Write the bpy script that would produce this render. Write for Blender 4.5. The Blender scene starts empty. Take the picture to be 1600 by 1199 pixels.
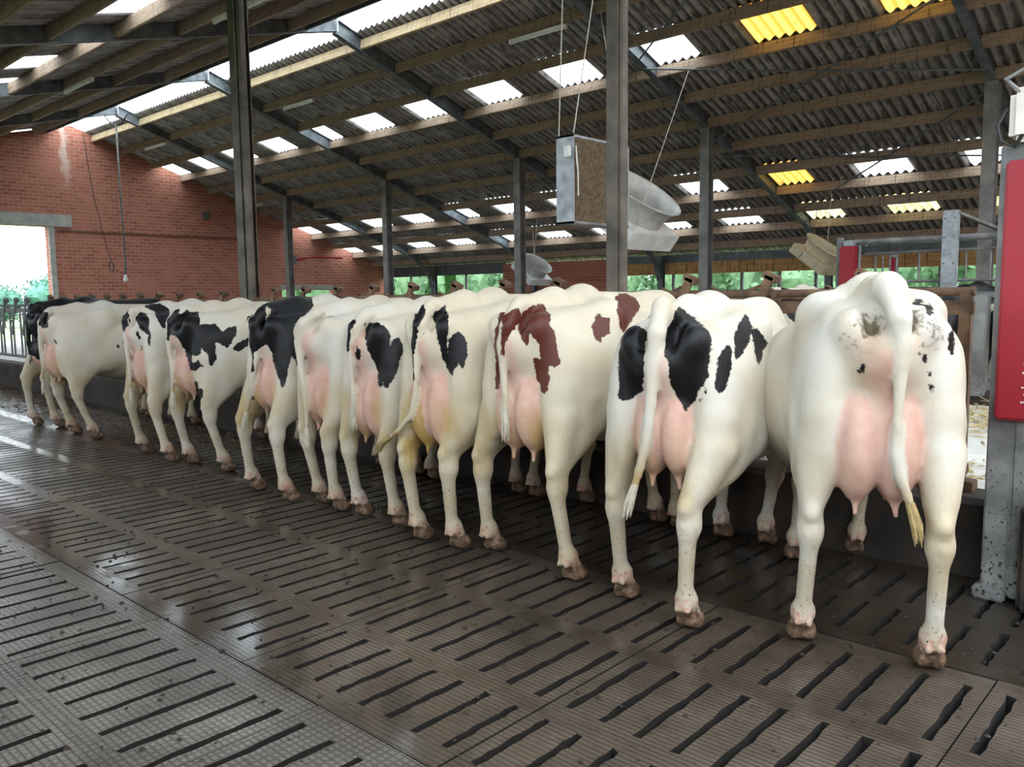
import bpy, bmesh, math, random
import numpy as np
from mathutils import Vector, Matrix

random.seed(7)
RNG = np.random.default_rng(7)
SC = bpy.context.scene
COL = SC.collection

# ------------------------------------------------------------------ camera, sky, exposure
cam_d = bpy.data.cameras.new('camera')
cam = bpy.data.objects.new('camera', cam_d)
COL.objects.link(cam)
cam_d.sensor_fit = 'HORIZONTAL'
cam_d.sensor_width = 36.0
cam_d.lens = 36.0 * 1291.53 / 1600.0
cam_d.clip_start = 0.05
cam_d.clip_end = 500
_r = Vector((0.7362109, 0.67664202, -0.01221011))          # image right
_d = Vector((0.06235096, -0.08578349, -0.99436088))        # image down
_f = Vector((-0.67387378, 0.731298, -0.10534402))          # looking along
cam.matrix_world = Matrix(((_r.x, -_d.x, -_f.x, 0.0), (_r.y, -_d.y, -_f.y, 0.0), (_r.z, -_d.z, -_f.z, 1.48), (0, 0, 0, 1)))
SC.camera = cam

world = bpy.data.worlds.new('overcast_sky')
SC.world = world
world.use_nodes = True
_wn = world.node_tree
_wn.nodes.clear()
_bg = _wn.nodes.new('ShaderNodeBackground')
_wo = _wn.nodes.new('ShaderNodeOutputWorld')
_tc = _wn.nodes.new('ShaderNodeTexCoord')
_no = _wn.nodes.new('ShaderNodeTexNoise')
_no.inputs['Scale'].default_value = 1.6
_no.inputs['Detail'].default_value = 3
_rm = _wn.nodes.new('ShaderNodeMapRange')
_rm.inputs['From Min'].default_value = 0.3
_rm.inputs['From Max'].default_value = 0.7
_mx = _wn.nodes.new('ShaderNodeMix')
_mx.data_type = 'RGBA'
_mx.inputs['A'].default_value = (0.80, 0.91, 1.0, 1)
_mx.inputs['B'].default_value = (0.88, 0.95, 1.0, 1)
_wn.links.new(_tc.outputs['Generated'], _no.inputs['Vector'])
_wn.links.new(_no.outputs['Fac'], _rm.inputs['Value'])
_wn.links.new(_rm.outputs['Result'], _mx.inputs['Factor'])
_wn.links.new(_mx.outputs['Result'], _bg.inputs['Color'])
_bg.inputs['Strength'].default_value = 1.0
_wn.links.new(_bg.outputs['Background'], _wo.inputs['Surface'])

vs = SC.view_settings
vs.view_transform = 'Standard'
vs.look = 'None'
vs.gamma = 1.0
vs.use_curve_mapping = False
vs.exposure = 2.75

# ------------------------------------------------------------------ materials
def rgb(h):
    h = h.lstrip('#')
    c = [int(h[i:i + 2], 16) / 255 for i in (0, 2, 4)]
    return tuple((x / 12.92 if x <= .04045 else ((x + .055) / 1.055) ** 2.4) for x in c) + (1,)

class MatB:
    """small node-tree builder"""
    def __init__(s, name):
        s.m = bpy.data.materials.new(name)
        s.m.use_nodes = True
        s.t = s.m.node_tree
        s.t.nodes.clear()
        s.out = s.n('ShaderNodeOutputMaterial')
        s.co = s.n('ShaderNodeTexCoord').outputs['Object']
    def n(s, k, **kw):
        nd = s.t.nodes.new(k)
        for a, v in kw.items():
            setattr(nd, a, v)
        return nd
    def put(s, sock, v):
        if hasattr(v, 'is_output') or isinstance(v, bpy.types.NodeSocket):
            s.t.links.new(v, sock)
        else:
            sock.default_value = v
    def mapv(s, scale=(1, 1, 1), loc=(0, 0, 0), rot=(0, 0, 0), vec=None):
        nd = s.n('ShaderNodeMapping')
        s.put(nd.inputs['Vector'], vec or s.co)
        nd.inputs['Scale'].default_value = scale
        nd.inputs['Location'].default_value = loc
        nd.inputs['Rotation'].default_value = rot
        return nd.outputs['Vector']
    def noise(s, scale=5, detail=4, rough=.55, vec=None, dist=0):
        nd = s.n('ShaderNodeTexNoise')
        s.put(nd.inputs['Vector'], vec or s.co)
        nd.inputs['Scale'].default_value = scale
        nd.inputs['Detail'].default_value = detail
        nd.inputs['Roughness'].default_value = rough
        nd.inputs['Distortion'].default_value = dist
        return nd.outputs['Fac']
    def ramp(s, fac, stops):
        nd = s.n('ShaderNodeValToRGB')
        el = nd.color_ramp.elements
        el[0].position, el[0].color = stops[0][0], stops[0][1]
        el[1].position, el[1].color = stops[-1][0], stops[-1][1]
        for p, c in stops[1:-1]:
            e = el.new(p)
            e.color = c
        s.put(nd.inputs['Fac'], fac)
        return nd.outputs['Color']
    def step(s, v, a, b):
        nd = s.n('ShaderNodeMapRange')
        nd.interpolation_type = 'SMOOTHSTEP'
        s.put(nd.inputs['Value'], v)
        nd.inputs['From Min'].default_value = a
        nd.inputs['From Max'].default_value = b
        return nd.outputs['Result']
    def math(s, op, a, b=0.0, c=0.0):
        nd = s.n('ShaderNodeMath', operation=op)
        s.put(nd.inputs[0], a)
        s.put(nd.inputs[1], b)
        s.put(nd.inputs[2], c)
        return nd.outputs[0]
    def mix(s, f, a, b):
        nd = s.n('ShaderNodeMix', data_type='RGBA')
        s.put(nd.inputs['Factor'], f)
        s.put(nd.inputs['A'], a)
        s.put(nd.inputs['B'], b)
        return nd.outputs['Result']
    def attr(s, name):
        return s.n('ShaderNodeAttribute', attribute_name=name).outputs['Fac']
    def rnd(s):
        return s.n('ShaderNodeObjectInfo').outputs['Random']
    def xyz(s, vec=None):
        nd = s.n('ShaderNodeSeparateXYZ')
        s.put(nd.inputs[0], vec or s.co)
        return nd.outputs
    def bump(s, h, dist=.01, strength=1.0):
        nd = s.n('ShaderNodeBump')
        s.put(nd.inputs['Height'], h)
        nd.inputs['Distance'].default_value = dist
        nd.inputs['Strength'].default_value = strength
        return nd.outputs['Normal']
    def bsdf(s, color, rough=.6, metal=0.0, normal=None, spec=.5, **kw):
        p = s.n('ShaderNodeBsdfPrincipled')
        s.put(p.inputs['Base Color'], color)
        s.put(p.inputs['Roughness'], rough)
        s.put(p.inputs['Metallic'], metal)
        s.put(p.inputs['Specular IOR Level'], spec)
        if normal is not None:
            s.put(p.inputs['Normal'], normal)
        for k, v in kw.items():
            s.put(p.inputs[k], v)
        s.t.links.new(p.outputs[0], s.out.inputs['Surface'])
        return s.m

def simple(name, c1, c2=None, rough=.6, metal=0.0, scale=6, bump=.0, detail=5, lo=.35, hi=.65):
    b = MatB(name)
    f = b.noise(scale, detail)
    c = b.ramp(f, [(lo, rgb(c1)), (hi, rgb(c2 or c1))])
    nrm = b.bump(b.noise(scale * 6, 3), bump) if bump else None
    return b.bsdf(c, rough, metal, nrm)

def mat_corrugated():
    b = MatB('fibre_cement_sheet')
    r = b.rnd()
    base = b.ramp(b.noise(2.2, 6, .65), [(.3, rgb('#8b8682')), (.52, rgb('#aaa5a0')), (.75, rgb('#c9c4be'))])
    streak = b.noise(3.0, 4, .6, vec=b.mapv((6, .5, 1)))
    base = b.mix(b.step(streak, .50, .68), base, rgb('#5d554e'))
    # shade of the upper flutes painted in as dark bands, with dust mottling
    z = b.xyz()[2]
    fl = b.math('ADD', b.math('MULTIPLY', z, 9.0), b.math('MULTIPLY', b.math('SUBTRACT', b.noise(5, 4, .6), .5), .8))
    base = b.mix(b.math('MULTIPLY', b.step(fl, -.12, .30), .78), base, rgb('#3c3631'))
    base = b.mix(b.math('MULTIPLY', r, .4), base, rgb('#6f6a66'))
    return b.bsdf(base, .9, 0, b.bump(b.noise(60, 3), .003), spec=.2)

def mat_translucent(name, tint, dirt, fluted=False):
    b = MatB(name)
    n = b.step(b.noise(9, 5, .6), .60, .76)
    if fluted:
        n = b.math('MAXIMUM', n, b.math('MULTIPLY', b.step(b.xyz()[2], -.01, .03), .85))  # upper flutes take the darker colour by height, as on the cement sheets
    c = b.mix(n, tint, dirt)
    tr = b.n('ShaderNodeBsdfTransparent')
    tl = b.n('ShaderNodeBsdfTranslucent')
    b.put(tr.inputs['Color'], c)
    b.put(tl.inputs['Color'], c)
    m1 = b.n('ShaderNodeMixShader')
    m1.inputs[0].default_value = .55
    b.t.links.new(tr.outputs[0], m1.inputs[1])
    b.t.links.new(tl.outputs[0], m1.inputs[2])
    b.t.links.new(m1.outputs[0], b.out.inputs['Surface'])
    return b.m

def mat_timber(name, c1, c2, c3):
    b = MatB(name)
    g = b.noise(2.0, 6, .65, vec=b.mapv((1.2, 9, 14)))
    c = b.ramp(g, [(.28, rgb(c1)), (.5, rgb(c2)), (.75, rgb(c3))])
    st = b.noise(3.0, 5, .7, vec=b.mapv((7, 1, .6)))
    c = b.mix(b.math('MULTIPLY', b.step(st, .54, .63), .85), c, rgb('#3f3025'))
    c = b.mix(b.math('MULTIPLY', b.rnd(), .35), c, rgb('#8a7664'))
    return b.bsdf(c, .8, 0, b.bump(g, .004), spec=.25)

def mat_brick():
    b = MatB('red_brickwork')
    x = b.xyz()
    cv = b.n('ShaderNodeCombineXYZ')
    b.put(cv.inputs[0], x[1])
    b.put(cv.inputs[1], x[2])
    br = b.n('ShaderNodeTexBrick')
    b.put(br.inputs['Vector'], cv.outputs[0])
    br.inputs['Scale'].default_value = 1.0
    br.inputs['Brick Width'].default_value = .27
    br.inputs['Row Height'].default_value = .105
    br.inputs['Mortar Size'].default_value = .011
    br.inputs['Mortar Smooth'].default_value = .2
    br.inputs['Bias'].default_value = -.1
    br.inputs['Color1'].default_value = rgb('#ad6a57')
    br.inputs['Color2'].default_value = rgb('#955443')
    br.inputs['Mortar'].default_value = rgb('#a8907f')
    big = b.noise(.55, 5, .6)
    c = b.mix(b.step(big, .5, .75), br.outputs['Color'], rgb('#b07764'))
    st = b.noise(2.0, 5, .7, vec=b.mapv((1, 1.6, .25)))
    c = b.mix(b.math('MULTIPLY', b.step(st, .6, .78), .5), c, rgb('#7d4a3d'))
    # a pale water stain running down from the ridge
    yy = b.math('ABSOLUTE', b.math('SUBTRACT', x[1], b.math('ADD', 9.55, b.math('MULTIPLY', b.math('SUBTRACT', b.noise(3, 3), .5), .5))))
    w = b.math('MULTIPLY', b.step(yy, .16, .03), b.step(x[2], 4.6, 5.6))
    c = b.mix(b.math('MULTIPLY', w, .55), c, rgb('#d8c6b8'))
    return b.bsdf(c, .85, 0, b.bump(br.outputs['Fac'], -.006), spec=.25)

def mat_floor(name, dry, cross):
    b = MatB(name)
    x = b.xyz(b.n('ShaderNodeNewGeometry').outputs['Position'])
    pos = b.n('ShaderNodeNewGeometry').outputs['Position']
    w1 = b.math('SINE', b.math('MULTIPLY', x[1], 2 * math.pi / .0235))
    rib = b.step(w1, -.9, -.2)
    if cross:
        w2 = b.math('SINE', b.math('MULTIPLY', x[0], 2 * math.pi / .034))
        rib = b.math('MULTIPLY', rib, b.step(w2, -.95, -.5))
    dirt = b.noise(1.6, 7, .65, vec=pos)
    fine = b.noise(16, 5, .65, vec=pos)
    c = b.ramp(dirt, dry)
    c = b.mix(b.math('MULTIPLY', b.math('SUBTRACT', 1.0, rib), .55), c, rgb('#1d1712'))
    c = b.mix(b.math('MULTIPLY', b.step(fine, .58, .72), .65), c, rgb('#30261a'))
    wet = b.step(b.noise(.8, 5, .6, vec=pos), .40, .62)
    # water standing along the slab joints
    jn = None
    for y0, wd in ((1.74, .24), (2.16, .07), (2.78, .09), (3.46, .14), (.96, .07)):
        q = b.step(b.math('ABSOLUTE', b.math('SUBTRACT', x[1], b.math('ADD', y0 - .06, b.math('MULTIPLY', b.noise(2.5, 3, .5, vec=pos), .12)))), wd, wd * .3)
        jn = q if jn is None else b.math('MAXIMUM', jn, q)
    jn = b.math('MULTIPLY', jn, b.step(b.noise(1.1, 4, .6, vec=b.mapv((1, 1, 1), (7, 3, 0), vec=pos)), .28, .5))
    film = b.math('MULTIPLY', b.step(b.math('ABSOLUTE', b.math('SUBTRACT', x[1], 1.74)), .46, .08), b.step(b.noise(3.2, 5, .65, vec=pos), .16, .46))
    jn = b.math('MAXIMUM', b.math('MULTIPLY', jn, .75), film)
    wet = b.math('MAXIMUM', b.math('MULTIPLY', wet, .55), jn)
    c = b.mix(b.math('MULTIPLY', jn, .3), c, rgb('#2a251f'))
    r = b.math('ADD', b.math('MULTIPLY', wet, -.26), .36)
    r = b.math('ADD', r, b.math('MULTIPLY', fine, .05))
    h = b.math('ADD', b.math('MULTIPLY', rib, .55), b.math('MULTIPLY', fine, .5))
    h = b.math('MULTIPLY', h, b.math('SUBTRACT', 1.0, b.math('MULTIPLY', wet, .96)))
    return b.bsdf(c, r, 0, b.bump(h, .0028, .8), spec=.6)

def mat_cow(name, dark, white='#cfcbc2', stain_amt=.5):
    b = MatB(name)
    ob = b.n('ShaderNodeObjectInfo').outputs['Random']
    off = b.n('ShaderNodeCombineXYZ')
    b.put(off.inputs[0], b.math('MULTIPLY', ob, 40.0))
    va = b.n('ShaderNodeVectorMath', operation='ADD')
    b.put(va.inputs[0], b.co)
    b.put(va.inputs[1], off.outputs[0])
    v = va.outputs[0]
    x = b.xyz()
    soft = b.noise(3.0, 4, .5, vec=v)
    c = b.ramp(soft, [(.3, rgb(white)), (.7, rgb('#c3b7a0'))])
    low = b.math('MULTIPLY', b.step(x[2], 1.25, .55), b.step(b.noise(4.5, 5, .6, vec=v), .25, .75))  # lower body: shading and tan soiling, both put into the coat colour
    c = b.mix(b.math('MULTIPLY', low, .65), c, rgb('#a08d64'))
    # pink skin
    pk = b.attr('pink')
    c = b.mix(pk, c, b.ramp(b.noise(9, 4, .6, vec=v), [(.3, rgb('#bd9284')), (.7, rgb('#cdaa9b'))]))
    # yellow stain on hocks and thighs
    st = b.math('MULTIPLY', b.attr('stain'), b.step(b.noise(7, 4, .6, vec=b.mapv((1, 1, .35), vec=v)), .3, .62))
    c = b.mix(b.math('MINIMUM', b.math('MULTIPLY', st, stain_amt * 1.7), .9), c, rgb('#a68a48'))
    c = b.mix(b.math('MULTIPLY', b.attr('rust'), .85), c, b.ramp(b.noise(20, 4, .6, vec=v), [(.3, rgb('#7d5232')), (.7, rgb('#b57f57'))]))
    # coat patches with a ragged edge
    edge = b.math('MULTIPLY', b.math('SUBTRACT', b.noise(34, 4, .65, vec=v), .5), .034)
    edge = b.math('ADD', edge, b.math('MULTIPLY', b.math('SUBTRACT', b.noise(9, 3, .6, vec=v), .5), .034))
    pd = b.math('ADD', b.attr('patch'), edge)
    pf = b.step(pd, .003, -.003)
    c = b.mix(pf, c, dark)
    # dung on the back end and the feet
    dg = b.attr('dung')
    dn = b.noise(38, 5, .75, vec=v)
    c = b.mix(b.math('MULTIPLY', b.step(b.math('ADD', dn, b.math('MULTIPLY', dg, .55)), .66, .86), .85), c, rgb('#5b5236'))
    ft = b.attr('foot')
    fn = b.noise(30, 5, .7, vec=v)
    c = b.mix(b.math('MULTIPLY', b.step(b.math('ADD', fn, b.math('MULTIPLY', b.attr('coronet'), .34)), .70, .95), .8), c, rgb('#b98578'))
    legm = b.step(ft, .004, .06)
    c = b.mix(b.math('MULTIPLY', b.math('MULTIPLY', b.step(b.noise(75, 3, .6, vec=v), .635, .68), legm), .85), c, rgb('#39301f'))
    hoofc = b.ramp(b.noise(26, 5, .75, vec=v), [(.32, rgb('#2c2118')), (.52, rgb('#6b5644')), (.72, rgb('#b08a78'))])
    c = b.mix(b.step(b.math('ADD', fn, ft), .74, .92), c, hoofc)
    hair = b.noise(90, 2, .5, vec=b.mapv((1, 1, .3), vec=v))
    rough = b.math('SUBTRACT', .62, b.math('MULTIPLY', pf, .14))
    m = b.bsdf(c, rough, 0, b.bump(b.math('ADD', hair, b.noise(14, 4, .6, vec=v)), .0022), spec=.3)
    return m

def mat_dirty_galv():
    b = MatB('dirty_galvanised_steel')
    c = b.ramp(b.noise(5, 5, .6), [(.35, rgb('#5e5f5e')), (.65, rgb('#858583'))])
    z = b.xyz(b.n('ShaderNodeNewGeometry').outputs['Position'])[2]
    sp = b.math('ADD', b.noise(48, 3, .6), b.math('MULTIPLY', b.step(z, 1.2, .1), .12))
    c = b.mix(b.step(sp, .70, .76), c, rgb('#1a1613'))
    return b.bsdf(c, .55, .1, b.bump(sp, .002), spec=.4)

M = {}
def build_materials():
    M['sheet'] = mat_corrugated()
    M['sky_white'] = mat_translucent('translucent_white_sheet', (.93, .95, .96, 1), (.45, .46, .40, 1))
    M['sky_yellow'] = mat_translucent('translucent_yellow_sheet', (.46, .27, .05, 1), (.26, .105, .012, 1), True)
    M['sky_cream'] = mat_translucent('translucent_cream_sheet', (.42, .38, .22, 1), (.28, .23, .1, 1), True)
    M['timber'] = mat_timber('purlin_timber', '#776557', '#98836f', '#b39d87')
    M['timber_pale'] = mat_timber('pale_purlin_timber', '#a08a64', '#bfa984', '#d3c3a0')
    M['timber_red'] = mat_timber('wall_plate_timber', '#8a6038', '#b58a58', '#c9a374')
    M['steel'] = simple('painted_grey_steel', '#4a4e50', '#64686a', .5, .2, 5)
    M['rafter'] = simple('rafter_steel', '#4b5053', '#6f7679', .55, .2, 5)
    M['post'] = simple('dusty_steel_post', '#3f3a33', '#665f54', .65, .1, 4, .002)
    M['post_grey'] = simple('grey_post', '#5f5e5a', '#7f7d78', .6, .1, 4, .002)
    M['galv'] = simple('galvanised_steel', '#7f8587', '#a5abad', .5, .35, 9)
    M['galv_dirty'] = mat_dirty_galv()
    M['rust'] = simple('rusty_brown_tube', '#4f3a2b', '#7d6249', .7, .2, 9, .002)
    M['brick'] = mat_brick()
    M['concrete'] = simple('kerb_concrete', '#17120d', '#3a3027', .75, 0, 3, .006, 7)
    M['concrete_grey'] = simple('lintel_concrete', '#8e8d87', '#a8a69f', .85, 0, 4, .003)
    M['alley'] = simple('feed_alley_concrete', '#b4b2ab', '#d0cec7', .7, 0, 3, .003, 7)
    M['pit'] = simple('slurry', '#0d0a07', '#191209', .35, 0, 3)
    M['floor_a'] = mat_floor('grooved_dry_slab', [(.3, rgb('#4a443f')), (.5, rgb('#69635b')), (.72, rgb('#877f76'))], True)
    M['floor_b'] = mat_floor('grooved_wet_slab', [(.3, rgb('#352d26')), (.5, rgb('#51473d')), (.72, rgb('#6b6055'))], False)
    M['floor_c'] = mat_floor('grooved_dark_slab', [(.3, rgb('#1d1712')), (.5, rgb('#2b241d')), (.72, rgb('#3d342b'))], False)
    M['dung'] = simple('dung', '#1c140d', '#33271a', .6, 0, 20, .004)
    M['rear_floor'] = simple('rear_floor_concrete', '#55514a', '#7b766d', .8, 0, 2)
    M['litter'] = simple('trampled_litter', '#3d3020', '#7b6748', .85, 0, 5)
    M['slot'] = simple('dung_coated_slot', '#0b0805', '#17110b', .8, 0, 9)
    M['cream'] = simple('cream_plastic', '#b5a888', '#cfc3a5', .5, 0, 5)
    M['straw'] = simple('chopped_straw', '#8b7a4f', '#c2ae7c', .85, 0, 8)
    M['red'] = simple('red_panel', '#86041a', '#90081f', .5, 0, 3)
    M['white_plastic'] = simple('white_plastic', '#c6c6c1', '#dcdcd8', .45, 0, 5)
    M['fan_grey'] = simple('fan_housing', '#96958f', '#bab9b3', .55, .1, 5)
    M['mesh'] = simple('dusty_guard', '#5e4f3e', '#8a775e', .85, .1, 26, .004)
    M['black'] = simple('black_rubber', '#161616', '#222222', .6, 0, 5)
    M['lamp'] = simple('unlit_tube_lamp', '#b9b4a8', '#d6d2c6', .5, 0, 4)
    M['chain'] = simple('dusty_chain', '#9b958a', '#bdb7ab', .6, .3, 10)
    M['green'] = simple('green_board', '#4d9a3f', '#68b852', .6, 0, 3)
    M['grass'] = simple('meadow_grass', '#5b6e45', '#7d9062', .9, 0, .6)
    M['leaf'] = simple('tree_leaf', '#35604f', '#5a917b', .6, 0, .9)
    M['leaf2'] = simple('bush_leaf', '#4c6f4a', '#7d9f74', .6, 0, 1.2)
    M['bark'] = simple('bark', '#4a4034', '#6a5c4a', .9, 0, 5)
    M['cow_black'] = mat_cow('holstein_black_coat', rgb('#08080b'))
    M['cow_ochre'] = mat_cow('holstein_stained_coat', rgb('#08080b'), '#c9c0ab', .85)
    M['cow_red'] = mat_cow('holstein_red_coat', rgb('#53261b'), '#cbc2af', .6)
    M['cow_white'] = mat_cow('holstein_white_coat', rgb('#08080b'), '#cfcdc6', .35)
    M['tuft'] = simple('tail_hair', '#b5ac98', '#cdc6b3', .8, 0, 30, .003)
    M['tuft_dirty'] = simple('dirty_tail_hair', '#8b774c', '#b39c6b', .8, 0, 30, .003)

# ------------------------------------------------------------------ mesh helpers
def tag(o, label=None, cat=None, group=None, kind=None):
    if label: o['label'] = label
    if cat: o['category'] = cat
    if group: o['group'] = group
    if kind: o['kind'] = kind
    return o

def empty(name, loc=(0, 0, 0), rz=0.0, parent=None):
    o = bpy.data.objects.new(name, None)
    o.empty_display_size = .2
    COL.objects.link(o)
    o.location = loc
    o.rotation_euler = (0, 0, rz)
    if parent: o.parent = parent
    return o

class MB:
    """collects shapes, builds one mesh object"""
    def __init__(s):
        s.v, s.f = [], []
    def add(s, vs_, fs_):
        n = len(s.v)
        s.v += [tuple(p) for p in vs_]
        s.f += [tuple(i + n for i in f) for f in fs_]
        return s
    def box(s, c, d, rot=None, bev=0.0):
        hx, hy, hz = d[0] / 2, d[1] / 2, d[2] / 2
        if bev <= 0:
            P = [(-hx, -hy, -hz), (hx, -hy, -hz), (hx, hy, -hz), (-hx, hy, -hz), (-hx, -hy, hz), (hx, -hy, hz), (hx, hy, hz), (-hx, hy, hz)]
            F = [(0, 3, 2, 1), (4, 5, 6, 7), (0, 1, 5, 4), (1, 2, 6, 5), (2, 3, 7, 6), (3, 0, 4, 7)]
        else:
            bm = bmesh.new()
            bmesh.ops.create_cube(bm, size=1)
            bmesh.ops.scale(bm, vec=d, verts=bm.verts)
            bmesh.ops.bevel(bm, geom=bm.edges[:], offset=bev, segments=2, affect='EDGES')
            bm.verts.index_update()
            P = [tuple(v.co) for v in bm.verts]
            F = [tuple(v.index for v in f.verts) for f in bm.faces]
            bm.free()
        if rot is not None:
            P = [rot @ Vector(p) for p in P]
        return s.add([(p[0] + c[0], p[1] + c[1], p[2] + c[2]) for p in P], F)
    def bar(s, a, b_, w, h, up=(0, 0, 1)):
        a, b_ = Vector(a), Vector(b_)
        d = (b_ - a)
        L = d.length
        y = d / L
        x = y.cross(Vector(up))
        if x.length < 1e-4: x = y.cross(Vector((1, 0, 0)))
        x.normalize()
        z = x.cross(y)
        R = Matrix((x, y, z)).transposed()
        return s.box((a + b_) / 2, (w, L, h), R)
    def tube(s, pts, r, n=8, cap=True):
        pts = [Vector(p) for p in pts]
        rs = r if isinstance(r, (list, tuple)) else [r] * len(pts)
        V, F = [], []
        pu = None
        for i, p in enumerate(pts):
            t = (pts[min(i + 1, len(pts) - 1)] - pts[max(i - 1, 0)]).normalized()
            if pu is None:
                u = t.cross(Vector((0, 0, 1)))
                if u.length < 1e-3: u = t.cross(Vector((1, 0, 0)))
            else:
                u = pu - t * pu.dot(t)
            u.normalize()
            pu = u
            w = t.cross(u)
            for k in range(n):
                a = 2 * math.pi * k / n
                V.append(p + (u * math.cos(a) + w * math.sin(a)) * rs[i])
        for i in range(len(pts) - 1):
            for k in range(n):
                a, b_ = i * n + k, i * n + (k + 1) % n
                F.append((a, b_, b_ + n, a + n))
        if cap:
            F.append(tuple(range(n))[::-1])
            F.append(tuple(range((len(pts) - 1) * n, len(pts) * n)))
        return s.add(V, F)
    def ibeam(s, a, b_, w, h, t=.012, up=(0, 0, 1)):
        """I profile: flanges face 'up', width w, depth h"""
        a, b_ = Vector(a), Vector(b_)
        y = (b_ - a).normalized()
        x = y.cross(Vector(up)).normalized()
        z = x.cross(y)
        s.bar(a + z * (h / 2 - t / 2), b_ + z * (h / 2 - t / 2), w, t, up)
        s.bar(a - z * (h / 2 - t / 2), b_ - z * (h / 2 - t / 2), w, t, up)
        s.bar(a, b_, t, h - 2 * t, up)
        return s
    def lathe(s, prof, n=24, c=(0, 0, 0), R=None, closed=True):
        V, F = [], []
        for r, z in prof:
            for k in range(n):
                a = 2 * math.pi * k / n
                p = Vector((r * math.cos(a), r * math.sin(a), z))
                if R is not None: p = R @ p
                V.append(p + Vector(c))
        for i in range(len(prof) - 1):
            for k in range(n):
                a, b_ = i * n + k, i * n + (k + 1) % n
                F.append((a, b_, b_ + n, a + n))
        return s.add(V, F)
    def mesh(s, name, mat=None, smooth=False):
        me = bpy.data.meshes.new(name)
        me.from_pydata([tuple(p) for p in s.v], [], s.f)
        if mat: me.materials.append(mat)
        if smooth:
            me.polygons.foreach_set('use_smooth', [True] * len(me.polygons))
        me.update()
        return me
    def build(s, name, mat, parent=None, smooth=False, loc=None):
        return link(name, s.mesh(name, mat, smooth), parent, loc)

def link(name, me, parent=None, loc=None, rot=None):
    o = bpy.data.objects.new(name, me)
    COL.objects.link(o)
    if parent: o.parent = parent
    if loc is not None: o.location = loc
    if rot is not None: o.rotation_euler = rot
    return o

def copy_tree(o, parent=None):
    c = o.copy()
    COL.objects.link(c)
    if parent: c.parent = parent
    for ch in list(o.children):
        copy_tree(ch, c)
    return c

build_materials()
# ------------------------------------------------------------------ the barn: dimensions (metres)
WALL_X = -26.8
END_X = 7.0
FRAMES = [1.54, -3.46, -8.46, -13.46, -18.46, -23.46]
RIDGE_Y = 9.8
def zr(y): return 4.70 - .34 * (y - 14.95)          # rafter underside, far slope
def zl(y): return 6.52 - .25 * (9.8 - y)            # rafter underside, near slope
SHEET_UP = .27
KERB_Y, KERB_Z, ALLEY_Z = 4.67, .41, .36
KERB2_Y = 9.0

def structure(o): o['kind'] = 'structure'; return o

# ---- slatted floor
floor = structure(empty('floor', (0, 0, 0)))
def slab_mesh(L, pitch, width, y0, y1, rows, mat, seed):
    """one slatted concrete element with real slots"""
    rg = random.Random(seed)
    n = int(round(L / pitch))
    g = .004
    xs = [g]
    for i in range(n):
        c = (i + .5) * pitch
        xs += [c - width / 2, c + width / 2]
    xs.append(L - g)
    ys = [y0 + g]
    NS = 9
    rowid = []
    for a, b in rows:
        for k in range(NS + 1): ys.append(a + (b - a) * k / NS)
    ys.append(y1 - g)
    def inrow(j):
        ym = (ys[j] + ys[j + 1]) / 2
        return any(a < ym < b for a, b in rows)
    J = {}
    def jit(i, j, s):
        if i == 0 or i == len(xs) - 1 or j == 0 or j == len(ys) - 1: return (0, 0)
        k = (i, j)
        if k not in J: J[k] = (rg.uniform(-.005, .005), rg.uniform(-.006, .006) )
        return J[k]
    mb = MB()
    V, F, idx = [], [], {}
    def vert(i, j, z):
        k = (i, j, z)
        if k not in idx:
            d = jit(i, j, 0)
            idx[k] = len(V)
            V.append((xs[i] + d[0], ys[j] + d[1], z))
        return idx[k]
    T, B = 0.0, -.14
    hole = lambda i, j: 0 <= j < len(ys) - 1 and i % 2 == 1 and i < len(xs) - 2 and inrow(j)
    for i in range(len(xs) - 1):
        for j in range(len(ys) - 1):
            if hole(i, j):
                if not hole(i, j - 1): F.append((vert(i, j, T), vert(i, j, B), vert(i + 1, j, B), vert(i + 1, j, T))[::-1])
                if not hole(i, j + 1): F.append((vert(i, j + 1, T), vert(i, j + 1, B), vert(i + 1, j + 1, B), vert(i + 1, j + 1, T)))
                F.append((vert(i, j, T), vert(i, j + 1, T), vert(i, j + 1, B), vert(i, j, B))[::-1])
                F.append((vert(i + 1, j, T), vert(i + 1, j + 1, T), vert(i + 1, j + 1, B), vert(i + 1, j, B)))
            else:
                F.append((vert(i, j, T), vert(i + 1, j, T), vert(i + 1, j + 1, T), vert(i, j + 1, T)))
    nx, ny = len(xs) - 1, len(ys) - 1
    for i in range(nx):
        F.append((vert(i, 0, T), vert(i, 0, B), vert(i + 1, 0, B), vert(i + 1, 0, T)))
        F.append((vert(i, ny, T), vert(i + 1, ny, T), vert(i + 1, ny, B), vert(i, ny, B)))
    for j in range(ny):
        F.append((vert(0, j, T), vert(0, j + 1, T), vert(0, j + 1, B), vert(0, j, B)))
        F.append((vert(nx, j, T), vert(nx, j, B), vert(nx, j + 1, B), vert(nx, j + 1, T)))
    me = bpy.data.meshes.new('slatted_slab')
    me.from_pydata(V, [], F)
    me.materials.append(mat)
    me.materials.append(M['slot'])
    for pl in me.polygons:
        if abs(pl.normal.z) < .5: pl.material_index = 1
    me.update()
    return me
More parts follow.
